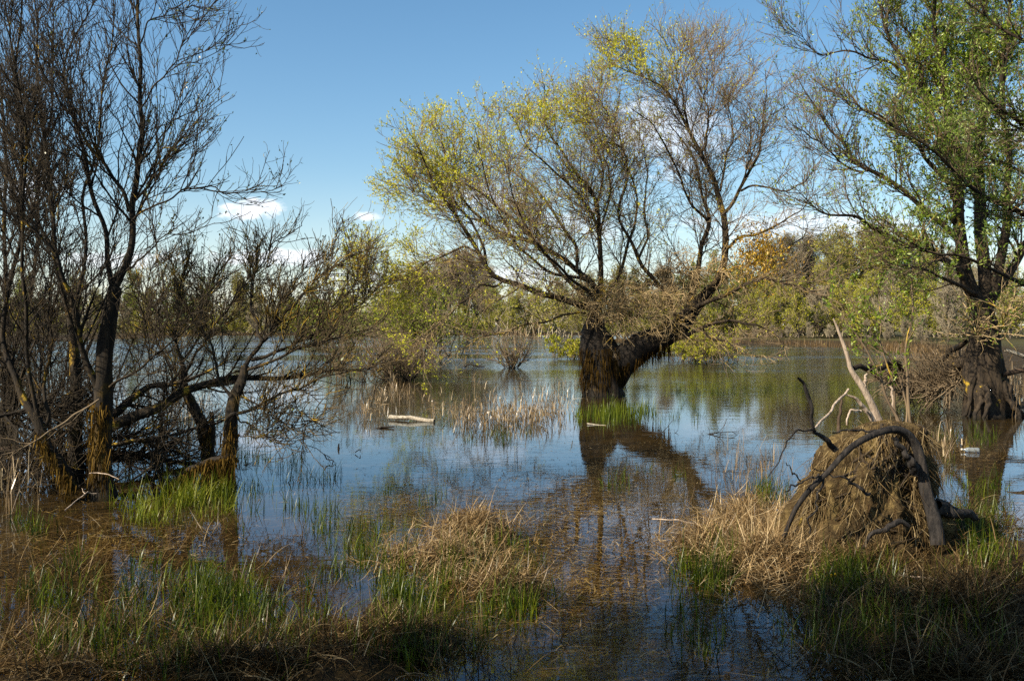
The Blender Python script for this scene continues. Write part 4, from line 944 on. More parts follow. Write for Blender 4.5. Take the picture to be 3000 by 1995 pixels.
def shrub(name, label, px, py, wpx, hpx, nst, n2, n3, leaf=None, nl=0, lean=(0, 0, 0), spread=(8, 60), lsize=(0.04, 0.09), twmat='shrub_twig', basew=0.25, group=None, tip=0.003, t0=0.3, up=0.04, r1=0.016):
    d = dist_of(py); b = P(px, py, d); b[2] = 0; sc = hpx / F * d; wd = wpx / F * d
    o_ = empty(name, b, label, 'shrub', group)
    n = nst
    az = rng.uniform(0, 6.28, n); th = np.radians(rng.uniform(spread[0], spread[1], n))
    st = b + np.stack([rng.normal(0, wd * basew, n), rng.normal(0, wd * basew, n), np.full(n, -0.1)], 1)
    dr = unit(np.stack([np.cos(az) * np.sin(th), np.sin(az) * np.sin(th), np.cos(th)], 1) + np.asarray(lean))
    L = rng.uniform(0.6, 1.05, n) * sc * (1 + 0.25 * np.sin(th)); M_ = 10; pts = np.empty((n, M_, 3)); pts[:, 0] = st; p = st.copy()
    for k in range(1, M_):
        dr = unit(dr + rng.normal(size=(n, 3)) * 0.09 + np.array([0, 0, up])); p = p + dr * (L / (M_ - 1))[:, None]; pts[:, k] = p
    r = np.linspace(1, 0.25, M_)[None] * rng.uniform(0.5, 1, n)[:, None] * r1
    g = Geo(); tubes(g, pts, r, 4)
    q2, r2, _ = spawn(pts, r, n2, 0.15, 1, (20, 60), (0.15 * sc, 0.45 * sc), 7, 0.14, up, 0.6, r1 * 0.5, tip)
    tubes(g, q2, r2, 3); tw = q2
    if n3:
        q3, r3, _ = spawn(q2, r2, n3, 0.1, 1, (20, 60), (0.08 * sc, 0.22 * sc), 5, 0.16, up, 0.8, r1 * 0.35, tip)
        tubes(g, q3, r3, 3); tw = q3
    g.build('stems', M[twmat], o_, b)
    if nl:
        g = Geo(); leaves(g, tw, nl, t0, 1, lsize, (0.4, 0.6), off=0.02 * sc); g.build('foliage', M[leaf], o_, b)
    return o_


shrub('bare_shrub', 'dense bare brown shrub standing in the lake between the left thicket and the big willow', 1165, 1112, 110, 160, 95, 800, 2200, 'shrub_leaf', 300, spread=(5, 62), basew=0.22, r1=0.02)
shrub('thin_shrub', 'thin upright greenish shrub in the lake, left of the dense bare one', 1035, 1118, 80, 200, 30, 220, 600, 'alder_leaf', 500, spread=(0, 22), basew=0.45)
shrub('bare_shrub', 'small bare fan shaped shrub alone in the open water', 1505, 1078, 90, 125, 34, 260, 700, 'shrub_leaf', 120, spread=(8, 62), basew=0.10, r1=0.026, tip=0.005)
shrub('yellow_shrub', 'yellow-green shrub on thin stems in the lake, left of the big willow trunk', 1680, 1052, 60, 68, 46, 260, 300, 'shrub_leaf', 2600, spread=(0, 26), basew=0.5, lsize=(0.08, 0.15), t0=0.5, tip=0.006)
shrub('yellow_shrub', 'wide yellow-green shrub in the lake, seen under the leaning stem of the big willow', 2045, 1062, 120, 110, 90, 560, 800, 'shrub_leaf', 4200, spread=(0, 60), basew=0.35, lsize=(0.07, 0.14), tip=0.006)
shrub('yellow_shrub', 'leafy yellow-green shrub behind the dense bare shrub', 1190, 1045, 170, 215, 80, 700, 1600, 'far_green', 9000, spread=(0, 45), basew=0.4, lsize=(0.09, 0.17), tip=0.008, r1=0.035)
shrub('yellow_shrub', 'low green shrub at the far side behind the left leaning trees', 960, 1012, 130, 120, 60, 500, 900, 'far_green', 4200, spread=(0, 50), basew=0.4, lsize=(0.14, 0.28), tip=0.014, r1=0.05)

# the many thin stems of the left thicket
shrub('bare_thicket', 'tall thicket of thin dark upright stems at the left edge', 70, 1375, 170, 760, 34, 420, 1500, None, 0, spread=(0, 14), basew=0.55, twmat='alder_twig', tip=0.0018, up=0.03, r1=0.022)
shrub('bare_thicket', 'low tangled thicket of dead stems at the foot of the left trees', 80, 1410, 300, 340, 90, 800, 2300, None, 0, spread=(15, 75), basew=0.5, twmat='alder_twig', tip=0.0018, up=0.0, r1=0.014)
shrub('bare_thicket', 'thicket of thin upright stems between the tall trunk and the leaning trees', 430, 1335, 130, 520, 16, 180, 700, None, 0, spread=(0, 25), basew=0.5, twmat='lichen_twig', tip=0.0018, up=0.04, r1=0.014)

# ---------------------------------------------------------------- far banks
def far_proto(name, h, bare, leafmat_, nleaf, wide=0.32, ncr=900, trunkh=0.35, lsize=(0.16, 0.34), tw=(0.016, 0.008)):
    """tree of height h at the origin: trunk with limbs, crown twigs, foliage; returned as mesh datablocks"""
    tp = resample([(0, 0, -0.3), (0.05 * h * rng.normal() * 0.3, 0, h * 0.4), (0.05 * h * rng.normal() * 0.4, 0.02 * h * rng.normal(), h * 0.95)], 14, 0.01 * h)
    r = np.linspace(0.018 * h, 0.003 * h, 14)
    g = Geo(); tubes(g, tp[None], r[None], 7, rough=0.06)
    q, rr, _ = spawn(tp[None], r[None], 26, trunkh, 0.98, (20, 55), (wide * 0.9 * h, wide * 1.6 * h), 9, 0.10, 0.09, 0.55, 0.009 * h, 0.002 * h, taper_len=0.62)
    tubes(g, q, rr, 4)
    tr = g.build(name + '_t', M['far_bark']); 
    q2, r2, _ = spawn(q, rr, ncr // 3, 0.15, 1, (20, 55), (0.09 * h, 0.22 * h), 6, 0.14, 0.08, 0.6, tw[0], tw[1])
    q3, r3, _ = spawn(q2, r2, ncr, 0.1, 1, (20, 55), (0.04 * h, 0.12 * h), 5, 0.16, 0.08, 0.8, tw[1] * 1.2, tw[1] * 0.8)
    g = Geo(); tubes(g, q2, r2, 3); tubes(g, q3, r3, 3); cr = g.build(name + '_c', M['far_twig'])
    fo = None
    if nleaf:
        g = Geo(); leaves(g, q3, nleaf, 0.2, 1, lsize, (0.5, 0.8), off=0.05); fo = g.build(name + '_f', leafmat_)
    res = (tr.data, cr.data, fo.data if fo else None)
    for x in (tr, cr, fo):
        if x: bpy.data.objects.remove(x)
    return res


FP = {'bare': [far_proto('b%d' % k, 10, True, None, 0, 0.28, 3200, 0.22, tw=(0.024, 0.014)) for k in range(3)],
      'bud': [far_proto('u%d' % k, 10, False, M['far_leaf'], 7000, 0.34, 2600, 0.12, (0.11, 0.26), tw=(0.02, 0.012)) for k in range(3)],
      'green': [far_proto('g%d' % k, 10, False, M['far_green'], 8500, 0.36, 2200, 0.10, (0.11, 0.26), tw=(0.02, 0.012)) for k in range(2)],
      'bush': [far_proto('s%d' % k, 5, False, M['shrub_leaf'], 6000, 0.55, 2000, 0.02, (0.08, 0.19), tw=(0.016, 0.010)) for k in range(2)],
      'brown': [far_proto('r%d' % k, 5, True, None, 0, 0.55, 3000, 0.02, tw=(0.024, 0.016)) for k in range(2)]}
KINDNAME = {'bare': 'bare_tree', 'bud': 'budding_tree', 'green': 'green_tree', 'bush': 'yellow_bush', 'brown': 'brown_bush'}


def far_tree(kind, x, y, h, label, group):
    pr = random.choice(FP[kind]); s = h / (5 if kind in ('bush', 'brown') else 10)
    z = float(height(np.array([x]), np.array([y]))[0])
    o_ = empty(KINDNAME[kind], (x, y, z), label, 'bush' if kind in ('bush', 'brown') else 'tree', group)
    o_.rotation_euler = (0, 0, random.uniform(0, 6.28)); o_.scale = (s * random.uniform(0.9, 1.15), s * random.uniform(0.9, 1.15), s)
    for nm, me in zip(('trunk', 'crown', 'foliage'), pr):
        if me:
            c = bpy.data.objects.new(nm, me); COL.objects.link(c); c.parent = o_


def bank(seq, place, group):
    """seq: (kind, px, y, top row)"""
    seq = sorted(seq, key=lambda s_: s_[1]); cnt = {}
    word = {'bare': 'bare grey tree', 'bud': 'olive budding tree', 'green': 'fresh green tree', 'bush': 'yellow-green bush', 'brown': 'bare brown bush'}
    for kind, px, y, top in seq:
        k = cnt.get(kind, 0); cnt[kind] = k + 1
        h = CH + (HY - top) / F * y - 0.4
        far_tree(kind, (px - CX) / F * y, y, max(h, 1.2), '%s %s from the left %s' % (ordinal(k), word[kind], place), group)


rr_ = random.Random(3)
seq = []
for i in range(14):
    seq.append((rr_.choice(['bud', 'bud', 'bare', 'green']), -20 + i * 78 + rr_.uniform(-25, 25), 165 + rr_.uniform(0, 12), rr_.uniform(805, 862)))
bank(seq, 'on the far bank behind the left thicket', 'trees on the far bank behind the left thicket')
seq = [(rr_.choice(['bush', 'brown', 'bush']), -30 + i * 56 + rr_.uniform(-20, 20), 160 + rr_.uniform(0, 5), rr_.uniform(885, 925)) for i in range(21)]
bank(seq, 'on the far shore behind the left thicket', 'bushes on the far shore behind the left thicket')
seq = []
for px, top in [(1262, 800), (1292, 770), (1318, 775), (1345, 752), (1372, 748), (1398, 765), (1428, 790)]:
    seq.append(('bare', px, 172 + rr_.uniform(0, 10), top))
for px, top in [(1130, 850), (1180, 815), (1225, 800), (1460, 850), (1510, 840), (1570, 850), (1640, 830)]:
    seq.append((rr_.choice(['bud', 'bud', 'green']), px, 166 + rr_.uniform(0, 8), top))
for px, top in [(1300, 915), (1360, 905), (1430, 900), (1500, 890), (1580, 900), (1660, 900)]:
    seq.append((rr_.choice(['bush', 'bush', 'brown']), px, 161 + rr_.uniform(0, 5), top))
bank(seq, 'on the far bank left of the willow trunk', 'trees on the far bank left of the willow trunk')
seq = []
for px, top in [(1720, 800), (1800, 790), (1870, 800), (1950, 780), (2030, 790), (2110, 770), (2180, 760), (2250, 720), (2310, 700), (2365, 705), (2420, 712), (2480, 700), (2540, 690), (2600, 695), (2650, 705), (2710, 720), (2770, 740), (2830, 760), (2890, 770), (2960, 760)]:
    y = 112 + rr_.uniform(0, 14) - max(0, px - 2600) * 0.06
    seq.append((rr_.choice(['bud', 'bud', 'bare', 'green']), px + rr_.uniform(-12, 12), y, top + rr_.uniform(-8, 10)))
bank(seq, 'on the wooded right bank', 'trees on the wooded right bank')
seq = []
for px, top in [(1780, 930), (1840, 900), (1900, 890), (1960, 880), (2190, 880), (2240, 850), (2290, 860), (2340, 845), (2400, 860), (2450, 870), (2500, 850), (2550, 835), (2610, 830), (2660, 840), (2720, 850), (2780, 860)]:
    y = 101 + rr_.uniform(0, 6) - max(0, px - 2500) * 0.10
    seq.append((rr_.choice(['bush', 'bush', 'brown']), px, y, top))
bank(seq, 'along the right shore of the lake', 'bushes along the right shore')
seq = []
for px, top in [(2210, 965), (2260, 955), (2310, 958), (2370, 950), (2430, 955), (2480, 960), (2540, 945), (2600, 950), (2650, 940), (2700, 930)]:
    y = 95 + rr_.uniform(-1, 2) - max(0, px - 2450) * 0.10
    seq.append(('brown', px, y, top))
bank(seq, 'at the water edge of the right shore', 'brown bushes at the water edge of the right shore')
# the wood behind as one mass
def wood(name, label, segs, leafm, nclump):
    g = Geo(); gl = Geo()
    for (x0, y0, x1, y1, h0, n) in segs:
        t_ = rng.random(n); bx_ = x0 + (x1 - x0) * t_ + rng.normal(0, 3, n); by_ = y0 + (y1 - y0) * t_ + rng.uniform(0, 14, n)
        hh = h0 * rng.uniform(0.6, 1.0, n)
        pts = np.stack([np.stack([bx_ + rng.normal(0, 0.4, n) * k, by_, hh * k / 5], 1) for k in range(6)], 1)
        r = np.linspace(0.09, 0.02, 6)[None] * np.ones((n, 1)); tubes(g, pts, r, 4)
        q, rr, _ = spawn(pts, r, n * 14, 0.2, 1, (20, 55), (h0 * 0.12, h0 * 0.32), 6, 0.12, 0.08, 0.5, 0.035, 0.012)
        tubes(g, q, rr, 3)
        q2, r2, _ = spawn(q, rr, n * 50, 0.1, 1, (20, 60), (h0 * 0.05, h0 * 0.14), 4, 0.15, 0.08, 0.6, 0.018, 0.010)
        tubes(g, q2, r2, 3)
        leaves(gl, q2, nclump * n, 0.1, 1, (0.2, 0.42), (0.5, 0.8), off=0.2)
    o_ = empty(name, (segs[0][0], segs[0][1], 0), label, 'wood'); o_["kind"] = 'stuff'
    g.build('branches', M['far_twig'], o_, np.array(o_.location)); gl.build('foliage', leafm, o_, np.array(o_.location))
wood('far_wood', 'distant low wood along the far bank left of the willow', [(-105, 178, 14, 180, 7.0, 200), (-105, 163, 14, 163, 3.2, 260), (-100, 190, -20, 190, 8.0, 60)], M['far_leaf'], 110)
wood('right_wood', 'dense wood filling the right bank behind the first trees', [(2, 124, 70, 122, 8.5, 180), (8, 112, 60, 104, 4.0, 220)], M['far_leaf'], 110)
# tan dead reed belt along the shores
def reed_belt(g, pts, n, hmin, hmax, w_):
    pts = np.asarray(pts, float); t_ = rng.random(n) * (len(pts) - 1); i = t_.astype(int); f_ = (t_ - i)[:, None]
    b_ = pts[i] * (1 - f_) + pts[np.minimum(i + 1, len(pts) - 1)] * f_ + rng.normal(0, 0.7, (n, 2))
    base = np.concatenate([b_, np.full((n, 1), -0.02)], 1)
    blades(g, base, rng.uniform(hmin, hmax, n), np.full(n, w_), rng.uniform(0, 6.28, n), rng.uniform(0, 0.35, n), rng.uniform(0, 0.8, n), 4, rng.random(n) * 0.6)
g = Geo(); reed_belt(g, [(6, 100), (13, 91.5), (23, 84), (25.5, 67), (24.5, 59), (18, 40)], 2600, 0.3, 1.0, 0.025)
tag(g.build('reed_belt', M['dry_grass']), 'belt of brown dead reeds along the right shore', 'reeds', kind='stuff')
g = Geo(); reed_belt(g, [(-100, 157), (-40, 158), (12, 157)], 1800, 0.3, 0.8, 0.05)
tag(g.build('reed_belt', M['dry_grass']), 'belt of dead reeds along the far shore', 'reeds', kind='stuff')

# ---------------------------------------------------------------- reeds and grass near the camera
def scatter(regs, n):
    """points on the ground in ellipses given as (px, py, rx, ry, weight)"""
    a = np.array(regs, float); pr = a[:, 4] / a[:, 4].sum(); k = rng.choice(len(a), n, p=pr)
    r = np.minimum(np.abs(rng.normal(0, 0.62, n)) ** 0.85, 1.7); th = rng.uniform(0, 6.28, n)
    px = a[k, 0] + a[k, 2] * r * np.cos(th); py = np.maximum(a[k, 1] + a[k, 3] * r * np.sin(th), 985)
    d = CH * F / (py - HY); x = (px - CX) / F * d
    return np.stack([x, d, height(x, d)], 1)


def reed_patch(name, label, regs, n, h, wd, mat='dry_reed', stem=True, group=None, lean=0.25):
    b = scatter(regs, n); g = Geo()
    z0 = b[:, 2].copy(); b[:, 2] = np.maximum(z0, -0.12)
    ln = rng.uniform(h[0], h[1], n) + np.where(z0 < 0, 0.08, 0)
    blades(g, b, ln, rng.uniform(wd[0] * 0.35, wd[1] * 0.35, n), rng.uniform(0, 6.28, n), np.abs(rng.normal(0, lean, n)), rng.normal(0.2, 0.4, n), 6, rng.random(n) * 0.6)
    # broad withered leaf that breaks over near the top
    k = rng.random(n) < 0.8; n2_ = k.sum()
    b2 = b[k] + np.stack([rng.normal(0, 0.02, n2_), rng.normal(0, 0.02, n2_), ln[k] * rng.uniform(0.3, 0.6, n2_)], 1)
    blades(g, b2, ln[k] * rng.uniform(0.5, 0.95, n2_), rng.uniform(wd[0], wd[1], n2_) * 0.62, rng.uniform(0, 6.28, n2_), np.abs(rng.normal(0.1, 0.25, n2_)), rng.uniform(0.2, 1.0, n2_), 7, 0.1 + 0.8 * rng.random(n2_), droop=rng.integers(1, 5, n2_))
    return tag(g.build(name, M[mat]), label, 'reeds', group, 'stuff')


reed_patch('reed_patch', 'broad patch of pale dead reeds in the water before the big willow', [(1370, 1235, 60, 22, 1.2), (1480, 1238, 90, 16, 1.6), (1560, 1235, 70, 22, 2.2), (1440, 1245, 120, 8, 1), (1330, 1215, 60, 16, 0.5), (1620, 1200, 60, 20, 0.7), (1500, 1215, 110, 14, 0.8), (1420, 1255, 70, 6, 0.7)], 620, (0.10, 0.36), (0.014, 0.03), lean=0.4)
reed_patch('reed_patch', 'thin scatter of dead reeds between the shrubs and the willow trunk', [(1450, 1190, 160, 30, 2), (1600, 1170, 110, 40, 2), (1640, 1220, 60, 30, 1), (1650, 1140, 60, 15, 1.4), (1390, 1130, 30, 20, 0.4)], 260, (0.15, 0.42), (0.015, 0.028))
reed_patch('reed_patch', 'tan clump of dead reeds left of the floating plank', [(1075, 1225, 55, 16, 1.5), (1110, 1180, 60, 28, 1.5), (1150, 1140, 30, 14, 0.8), (1190, 1170, 60, 18, 0.8)], 220, (0.12, 0.42), (0.014, 0.026), lean=0.4)
reed_patch('reed_patch', 'tuft of dead reeds at the right end of the floating plank', [(1266, 1222, 12, 10, 1)], 16, (0.15, 0.4), (0.016, 0.028))
reed_patch('reed_patch', 'dead reeds in the water behind the leaning trees', [(520, 1200, 200, 30, 1), (820, 1150, 140, 26, 1), (560, 1250, 120, 30, 0.6)], 300, (0.2, 0.5), (0.010, 0.022))
reed_patch('reed_patch', 'bent bleached reeds left of the uprooted stump', [(2200, 1440, 120, 50, 1.6), (2140, 1400, 60, 40, 0.6), (2260, 1400, 60, 50, 0.7)], 120, (0.22, 0.55), (0.005, 0.010), 'dry_grass', lean=0.55)
reed_patch('reed_patch', 'pale dead reeds at the right edge beside the broad trunk', [(2975, 1180, 40, 40, 1)], 140, (0.3, 0.8), (0.02, 0.035))
reed_patch('reed_patch', 'withered stalks curling up at the left edge in front of the thicket', [(40, 1480, 70, 40, 1)], 36, (0.3, 0.6), (0.008, 0.016), lean=0.4)
reed_patch('reed_patch', 'bent bleached reed leaves in the shallows right of the uprooted stump', [(2760, 1340, 60, 40, 1)], 30, (0.25, 0.5), (0.012, 0.022), lean=0.6)


def grass_obj(name, label, regs, n, h, wd, mat, lean, bend, M_=5, zmin=None, cat='grass', clump=0.0, varf=None, lift=0.0):
    if clump:
        nc = max(1, n // 14); c = scatter(regs, nc); k = rng.integers(0, nc, n); b = c[k] + np.concatenate([rng.normal(0, clump, (n, 2)), np.zeros((n, 1))], 1)
        b[:, 2] = height(b[:, 0], b[:, 1])
    else: b = scatter(regs, n)
    ex = np.where(b[:, 2] < 0, -b[:, 2], 0); b[:, 2] = np.maximum(b[:, 2], -0.12)
    if lift: b[:, 2] += rng.random(n) * lift
    g = Geo(); ln = rng.uniform(h[0], h[1], n) * rng.uniform(0.6, 1.0, n) + np.minimum(ex, 0.1) * 0.8
    blades(g, b, ln, rng.uniform(wd[0], wd[1], n), rng.uniform(0, 6.28, n), np.abs(rng.normal(lean[0], lean[1], n)), rng.normal(bend[0], bend[1], n), M_, None if varf is None else varf(n))
    return tag(g.build(name, M[mat]), label, cat, None, 'stuff')


# green grass
grass_obj('green_grass', 'bright green grass tuft in front of the leaning trees', [(560, 1470, 170, 40, 2), (620, 1440, 80, 20, 1), (430, 1500, 80, 40, 0.8)], 760, (0.10, 0.42), (0.004, 0.013), 'grass', (0.2, 0.25), (0.7, 0.5), 6, clump=0.06, varf=lambda n: 0.55 + 0.45 * rng.random(n))
grass_obj('green_grass', 'dark green grass spreading over the lower left shallows', [(600, 1740, 280, 110, 3), (280, 1900, 280, 90, 1.4), (750, 1830, 300, 110, 2), (120, 1560, 150, 70, 0.7), (150, 1750, 150, 90, 0.7), (620, 1940, 400, 60, 1.4), (1080, 1640, 150, 90, 1.0)], 2700, (0.07, 0.32), (0.003, 0.011), 'grass', (0.15, 0.22), (0.6, 0.5), 6, clump=0.05, varf=lambda n: rng.random(n) ** 1.3 * 0.85)
grass_obj('green_grass', 'green blades in the tussocks of the lower middle bank', [(1180, 1760, 160, 110, 2), (1400, 1640, 220, 90, 1.2), (1500, 1780, 120, 50, 0.9), (1200, 1900, 330, 80, 1.4)], 1500, (0.10, 0.30), (0.004, 0.008), 'grass', (0.15, 0.2), (0.6, 0.5), 6, clump=0.05, varf=lambda n: rng.random(n) * 0.9)
grass_obj('green_grass', 'green grass on the lower right bank', [(2060, 1690, 90, 50, 1.0), (2480, 1730, 140, 50, 1.2), (2850, 1560, 170, 90, 1.6), (2880, 1440, 140, 60, 0.8), (2900, 1700, 150, 120, 1.2), (2620, 1860, 320, 110, 1.6), (2000, 1850, 200, 90, 0.22), (2250, 1450, 60, 40, 0.8)], 2800, (0.12, 0.34), (0.004, 0.008), 'grass', (0.15, 0.22), (0.7, 0.5), 6, clump=0.05, varf=lambda n: rng.random(n) * 0.9)
grass_obj('sedge', 'bright green sedge in the water at the foot of the big willow', [(1790, 1215, 90, 22, 3), (1880, 1205, 40, 14, 0.6), (1700, 1225, 30, 14, 0.4)], 520, (0.16, 0.36), (0.010, 0.018), 'grass', (0.06, 0.1), (0.2, 0.3), 5, cat='sedge', varf=lambda n: 0.3 + 0.6 * rng.random(n))
grass_obj('water_grass', 'thin grass blades standing in the open water', [(700, 1330, 320, 130, 2), (850, 1420, 250, 110, 2), (1000, 1550, 140, 130, 1), (1450, 1270, 250, 60, 1.6), (1300, 1450, 250, 120, 0.5), (2050, 1150, 350, 60, 1.2), (1900, 1210, 200, 40, 0.8), (600, 1240, 250, 60, 1.4), (2850, 1280, 160, 40, 0.8), (1900, 1400, 150, 80, 0.3)], 2200, (0.10, 0.32), (0.004, 0.009), 'grass', (0.12, 0.16), (0.3, 0.5), 5, cat='grass', clump=0.06, varf=lambda n: rng.random(n) * 0.75)
# dry matted grass
dm = dict(M_=6)
def dry_mat(label, regs, n, h=(0.10, 0.36), wd=(0.003, 0.007), lift=0.05, mat='dry_grass'):
    return grass_obj('dry_grass', label, regs, n, h, wd, mat, (1.3, 0.35), (0.5, 0.7), 6, cat='dry grass', clump=0.08, lift=lift)
dry_mat('mat of dry tan grass on the tussock reaching into the water', [(1390, 1560, 130, 40, 2), (1320, 1630, 170, 60, 2), (1400, 1700, 160, 60, 1.4), (1180, 1640, 110, 30, 0.7)], 4800)
dry_mat('mat of dry brown grass along the bottom of the bank', [(1180, 1890, 400, 80, 2.6), (700, 1950, 450, 50, 2), (150, 1960, 250, 60, 1.2), (1520, 1740, 110, 45, 0.8), (60, 1880, 120, 60, 0.5), (900, 1850, 200, 60, 0.7)], 8000, mat='shaded_straw')
dry_mat('heap of dry straw coloured grass left of the uprooted stump', [(2080, 1600, 150, 55, 2.2), (2250, 1660, 170, 90, 3), (2300, 1560, 130, 80, 1.6), (2180, 1500, 90, 40, 0.8)], 7600, (0.12, 0.40), (0.003, 0.008), 0.08)
dry_mat('mat of dry brown grass on the lower right bank', [(2620, 1800, 300, 100, 2.6), (2850, 1780, 250, 170, 3), (2850, 1550, 200, 90, 1.0), (2500, 1680, 150, 40, 0.8), (2850, 1950, 300, 60, 2), (2480, 1950, 200, 45, 0.5)], 10500, (0.12, 0.42), (0.003, 0.008), 0.06, 'shaded_straw')
dry_mat('sparse dead grass lying in the left shallows', [(250, 1700, 300, 150, 2), (600, 1560, 300, 80, 1), (700, 1720, 300, 100, 1.2), (2900, 1330, 180, 50, 0.5), (350, 1850, 350, 80, 1.4)], 4800, (0.12, 0.4), (0.003, 0.006), 0.03, 'shaded_straw')


# straw and rotting leaves floating on or lying under the water
def litter(name, label, regs, n, z, ln, wd, var=1.0):
    b = scatter(regs, n); k = b[:, 2] < -0.01; b = b[k]; n = len(b)
    b[:, 2] = z if z is not None else b[:, 2] + 0.006 + rng.random(n) * 0.03
    az = rng.uniform(0, 6.28, n); L = rng.uniform(ln[0], ln[1], n); W_ = rng.uniform(wd[0], wd[1], n)
    d = np.stack([np.cos(az), np.sin(az), np.zeros(n)], 1); s_ = np.stack([-np.sin(az), np.cos(az), np.zeros(n)], 1)
    c = d * L[:, None] * 0.5; e = s_ * W_[:, None] * 0.5; md = b + s_ * (L * rng.normal(0, 0.08, n))[:, None]
    b[:, 2] += rng.random(n) * 0.001
    md[:, 2] = b[:, 2]
    v = np.stack([b - c - e, md - e, b + c - e * 0.3, b + c + e * 0.3, md + e, b - c + e], 1)
    i = np.arange(n)[:, None] * 6; f = np.concatenate([i + np.array([[0, 1, 4, 5]]), i + np.array([[1, 2, 3, 4]])])
    g = Geo(); g.add(v, f, None, np.repeat(rng.random(n) * var, 6))
    return tag(g.build(name, M['litter']), label, 'straw', None, 'stuff')


litter('floating_straw', 'bits of straw and leaf floating on the calm water', [(1500, 1400, 450, 100, 2), (1750, 1500, 330, 150, 2.4), (1950, 1320, 250, 60, 1), (1150, 1500, 300, 150, 0.8), (2850, 1320, 180, 60, 1.4), (900, 1380, 250, 120, 0.4), (500, 1600, 400, 130, 0.6), (1500, 1300, 300, 30, 0.5)], 4200, 0.004, (0.015, 0.10), (0.003, 0.008))
litter('sunken_straw', 'rotting straw and leaves lying on the shallow lake bed', [(1700, 1500, 350, 180, 3), (1700, 1700, 300, 120, 2), (300, 1600, 350, 130, 2), (1900, 1850, 350, 130, 1.5), (2870, 1330, 200, 90, 1), (1200, 1450, 300, 130, 1)], 12000, None, (0.03, 0.22), (0.003, 0.010))

# ---------------------------------------------------------------- small things
branch_thing('floating_log', 'pale barkless log floating left of the dead reeds', 'log', [(1142, 1221), (1200, 1225), (1272, 1234)], 17.6, (0, -0.4), 0.055, 0.045, M['pale_wood'], 0, sides=12)
branch_thing('floating_stick', 'short dark stick floating below the pale log', 'stick', [(1100, 1256), (1125, 1252), (1155, 1250)], 16.2, (0, 0), 0.025, 0.018, M['dark_wood'], 3, len1=(0.05, 0.15))
branch_thing('floating_stick', 'small pale stick floating at the foot of the green sedge', 'stick', [(1720, 1241), (1750, 1245), (1776, 1247)], 16.8, (0, -0.1), 0.018, 0.014, M['pale_wood'], 0)
branch_thing('floating_branch', 'long dark twiggy branch floating right of the sedge', 'branch', [(1880, 1262), (1950, 1272), (2020, 1280), (2100, 1268), (2160, 1262)], 15.5, (0, -0.3), 0.018, 0.006, M['dark_wood'], 16, len1=(0.15, 0.5), up=0.03)
branch_thing('floating_branch', 'dead twiggy branch poking up far out in the open water', 'branch', [(1350, 1078), (1378, 1066), (1400, 1074), (1420, 1073)], 40, (0, 0), 0.05, 0.02, M['dark_wood'], 8, len1=(0.2, 0.6), up=0.06)
branch_thing('water_twig', 'crooked black twig sticking out of the calm water right of the leaning trees', 'twig', [(949, 1330), (957, 1345), (978, 1349), (972, 1362), (957, 1385)], 12.2, (0, -0.2), 0.010, 0.006, M['dark_wood'], 0)
branch_thing('water_twig', 'tiny bent twig loop standing on the calm water', 'twig', [(1040, 1326), (1050, 1318), (1056, 1316), (1055, 1325)], 13.0, (0, 0), 0.008, 0.006, M['dark_wood'], 0)
branch_thing('water_stub', 'small dark stub standing on the calm water near the twigs', 'stub', [(992, 1318), (992, 1306), (993, 1300)], 13.5, (0, 0), 0.02, 0.012, M['dark_wood'], 0)
branch_thing('grounded_stick', 'long pale stick lying over the lower right grass', 'stick', [(2620, 1685), (2700, 1690), (2800, 1712), (2940, 1740)], 6.2, (0.2, -0.1), 0.010, 0.006, M['dead_wood'], 2)
branch_thing('grounded_stick', 'pale stick poking left out of the straw heap over the water', 'stick', [(1910, 1520), (1990, 1524), (2075, 1545), (2110, 1560)], 8.0, (0.3, 0), 0.009, 0.008, M['dead_wood'], 0)
branch_thing('grounded_stick', 'pale arched stick lying in the water before the tall dark trunk', 'stick', [(262, 1386), (285, 1384), (320, 1390), (350, 1404)], 9.4, (0, -0.2), 0.007, 0.005, M['dead_wood'], 0)
branch_thing('grounded_stick', 'slanting pale stick leaning in the shallows left of the bright grass', 'stick', [(190, 1495), (225, 1465), (258, 1440)], 8.9, (0, 0.3), 0.009, 0.006, M['dead_wood'], 2, len1=(0.1, 0.2))

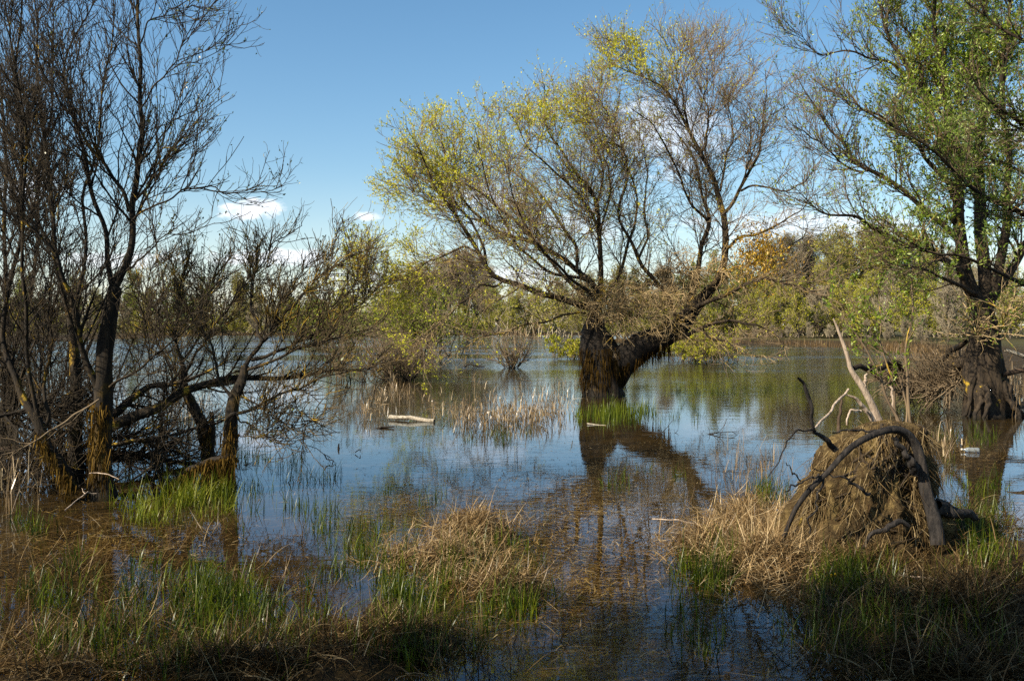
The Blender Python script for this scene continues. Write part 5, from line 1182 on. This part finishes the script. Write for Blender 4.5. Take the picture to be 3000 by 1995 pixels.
# plastic bottle
bl = P(2820, 1318, 13.2); bl[2] = 0.03
bo = empty('plastic_bottle', bl, 'clear plastic bottle floating in the shallows behind the stump', 'bottle')
g = Geo(); prof = [(0.0, 0.012), (0.02, 0.014), (0.05, 0.03), (0.075, 0.036), (0.10, 0.034), (0.11, 0.036), (0.14, 0.034), (0.15, 0.036), (0.19, 0.036), (0.205, 0.03), (0.207, 0.0)]
dirb = unit(np.array([0.95, -0.35, -0.02])); pts = np.stack([bl + dirb * a for a, _ in prof]); tubes(g, pts[None], np.array([b for _, b in prof])[None], 14)
g.build('body', M['plastic'], bo, bl)
g = Geo(); prof = [(-0.022, 0.0), (-0.021, 0.015), (0.0, 0.016), (0.001, 0.0)]; pts = np.stack([bl + dirb * a for a, _ in prof]); tubes(g, pts[None], np.array([b for _, b in prof])[None], 12)
g.build('cap', M['cap'], bo, bl)

# dandelions
for (px, py, lab) in [(2447, 1708, 'upper of two yellow dandelion flowers in the grass below the stump'), (2432, 1733, 'lower of two yellow dandelion flowers in the grass below the stump')]:
    d = 6.3; top = P(px, py, d); b0 = np.array([top[0], top[1], float(height(np.array([top[0]]), np.array([d]))[0])])
    top[2] = max(top[2], b0[2] + 0.06)
    fo = empty('dandelion', b0, lab, 'flower', 'dandelions below the stump')
    g = Geo(); pts = resample([b0, (b0 + top) / 2 + (0.01, 0, 0), top], 8); tubes(g, pts[None], np.full((1, 8), 0.003), 5); g.build('stem', M['grass'], fo, b0)
    n = 90; az = rng.uniform(0, 6.28, n); g = Geo()
    blades(g, np.tile(top, (n, 1)), rng.uniform(0.012, 0.024, n), np.full(n, 0.005), az, rng.uniform(0.1, 1.45, n), np.full(n, 0.3), 4); g.build('flower_head', M['petal'], fo, b0)
    n = 9; az = rng.uniform(0, 6.28, n); g = Geo()
    blades(g, np.tile(b0, (n, 1)), rng.uniform(0.10, 0.17, n), rng.uniform(0.02, 0.03, n), az, rng.uniform(0.5, 1.1, n), np.full(n, 0.5), 5); g.build('leaf_rosette', M['grass'], fo, b0)
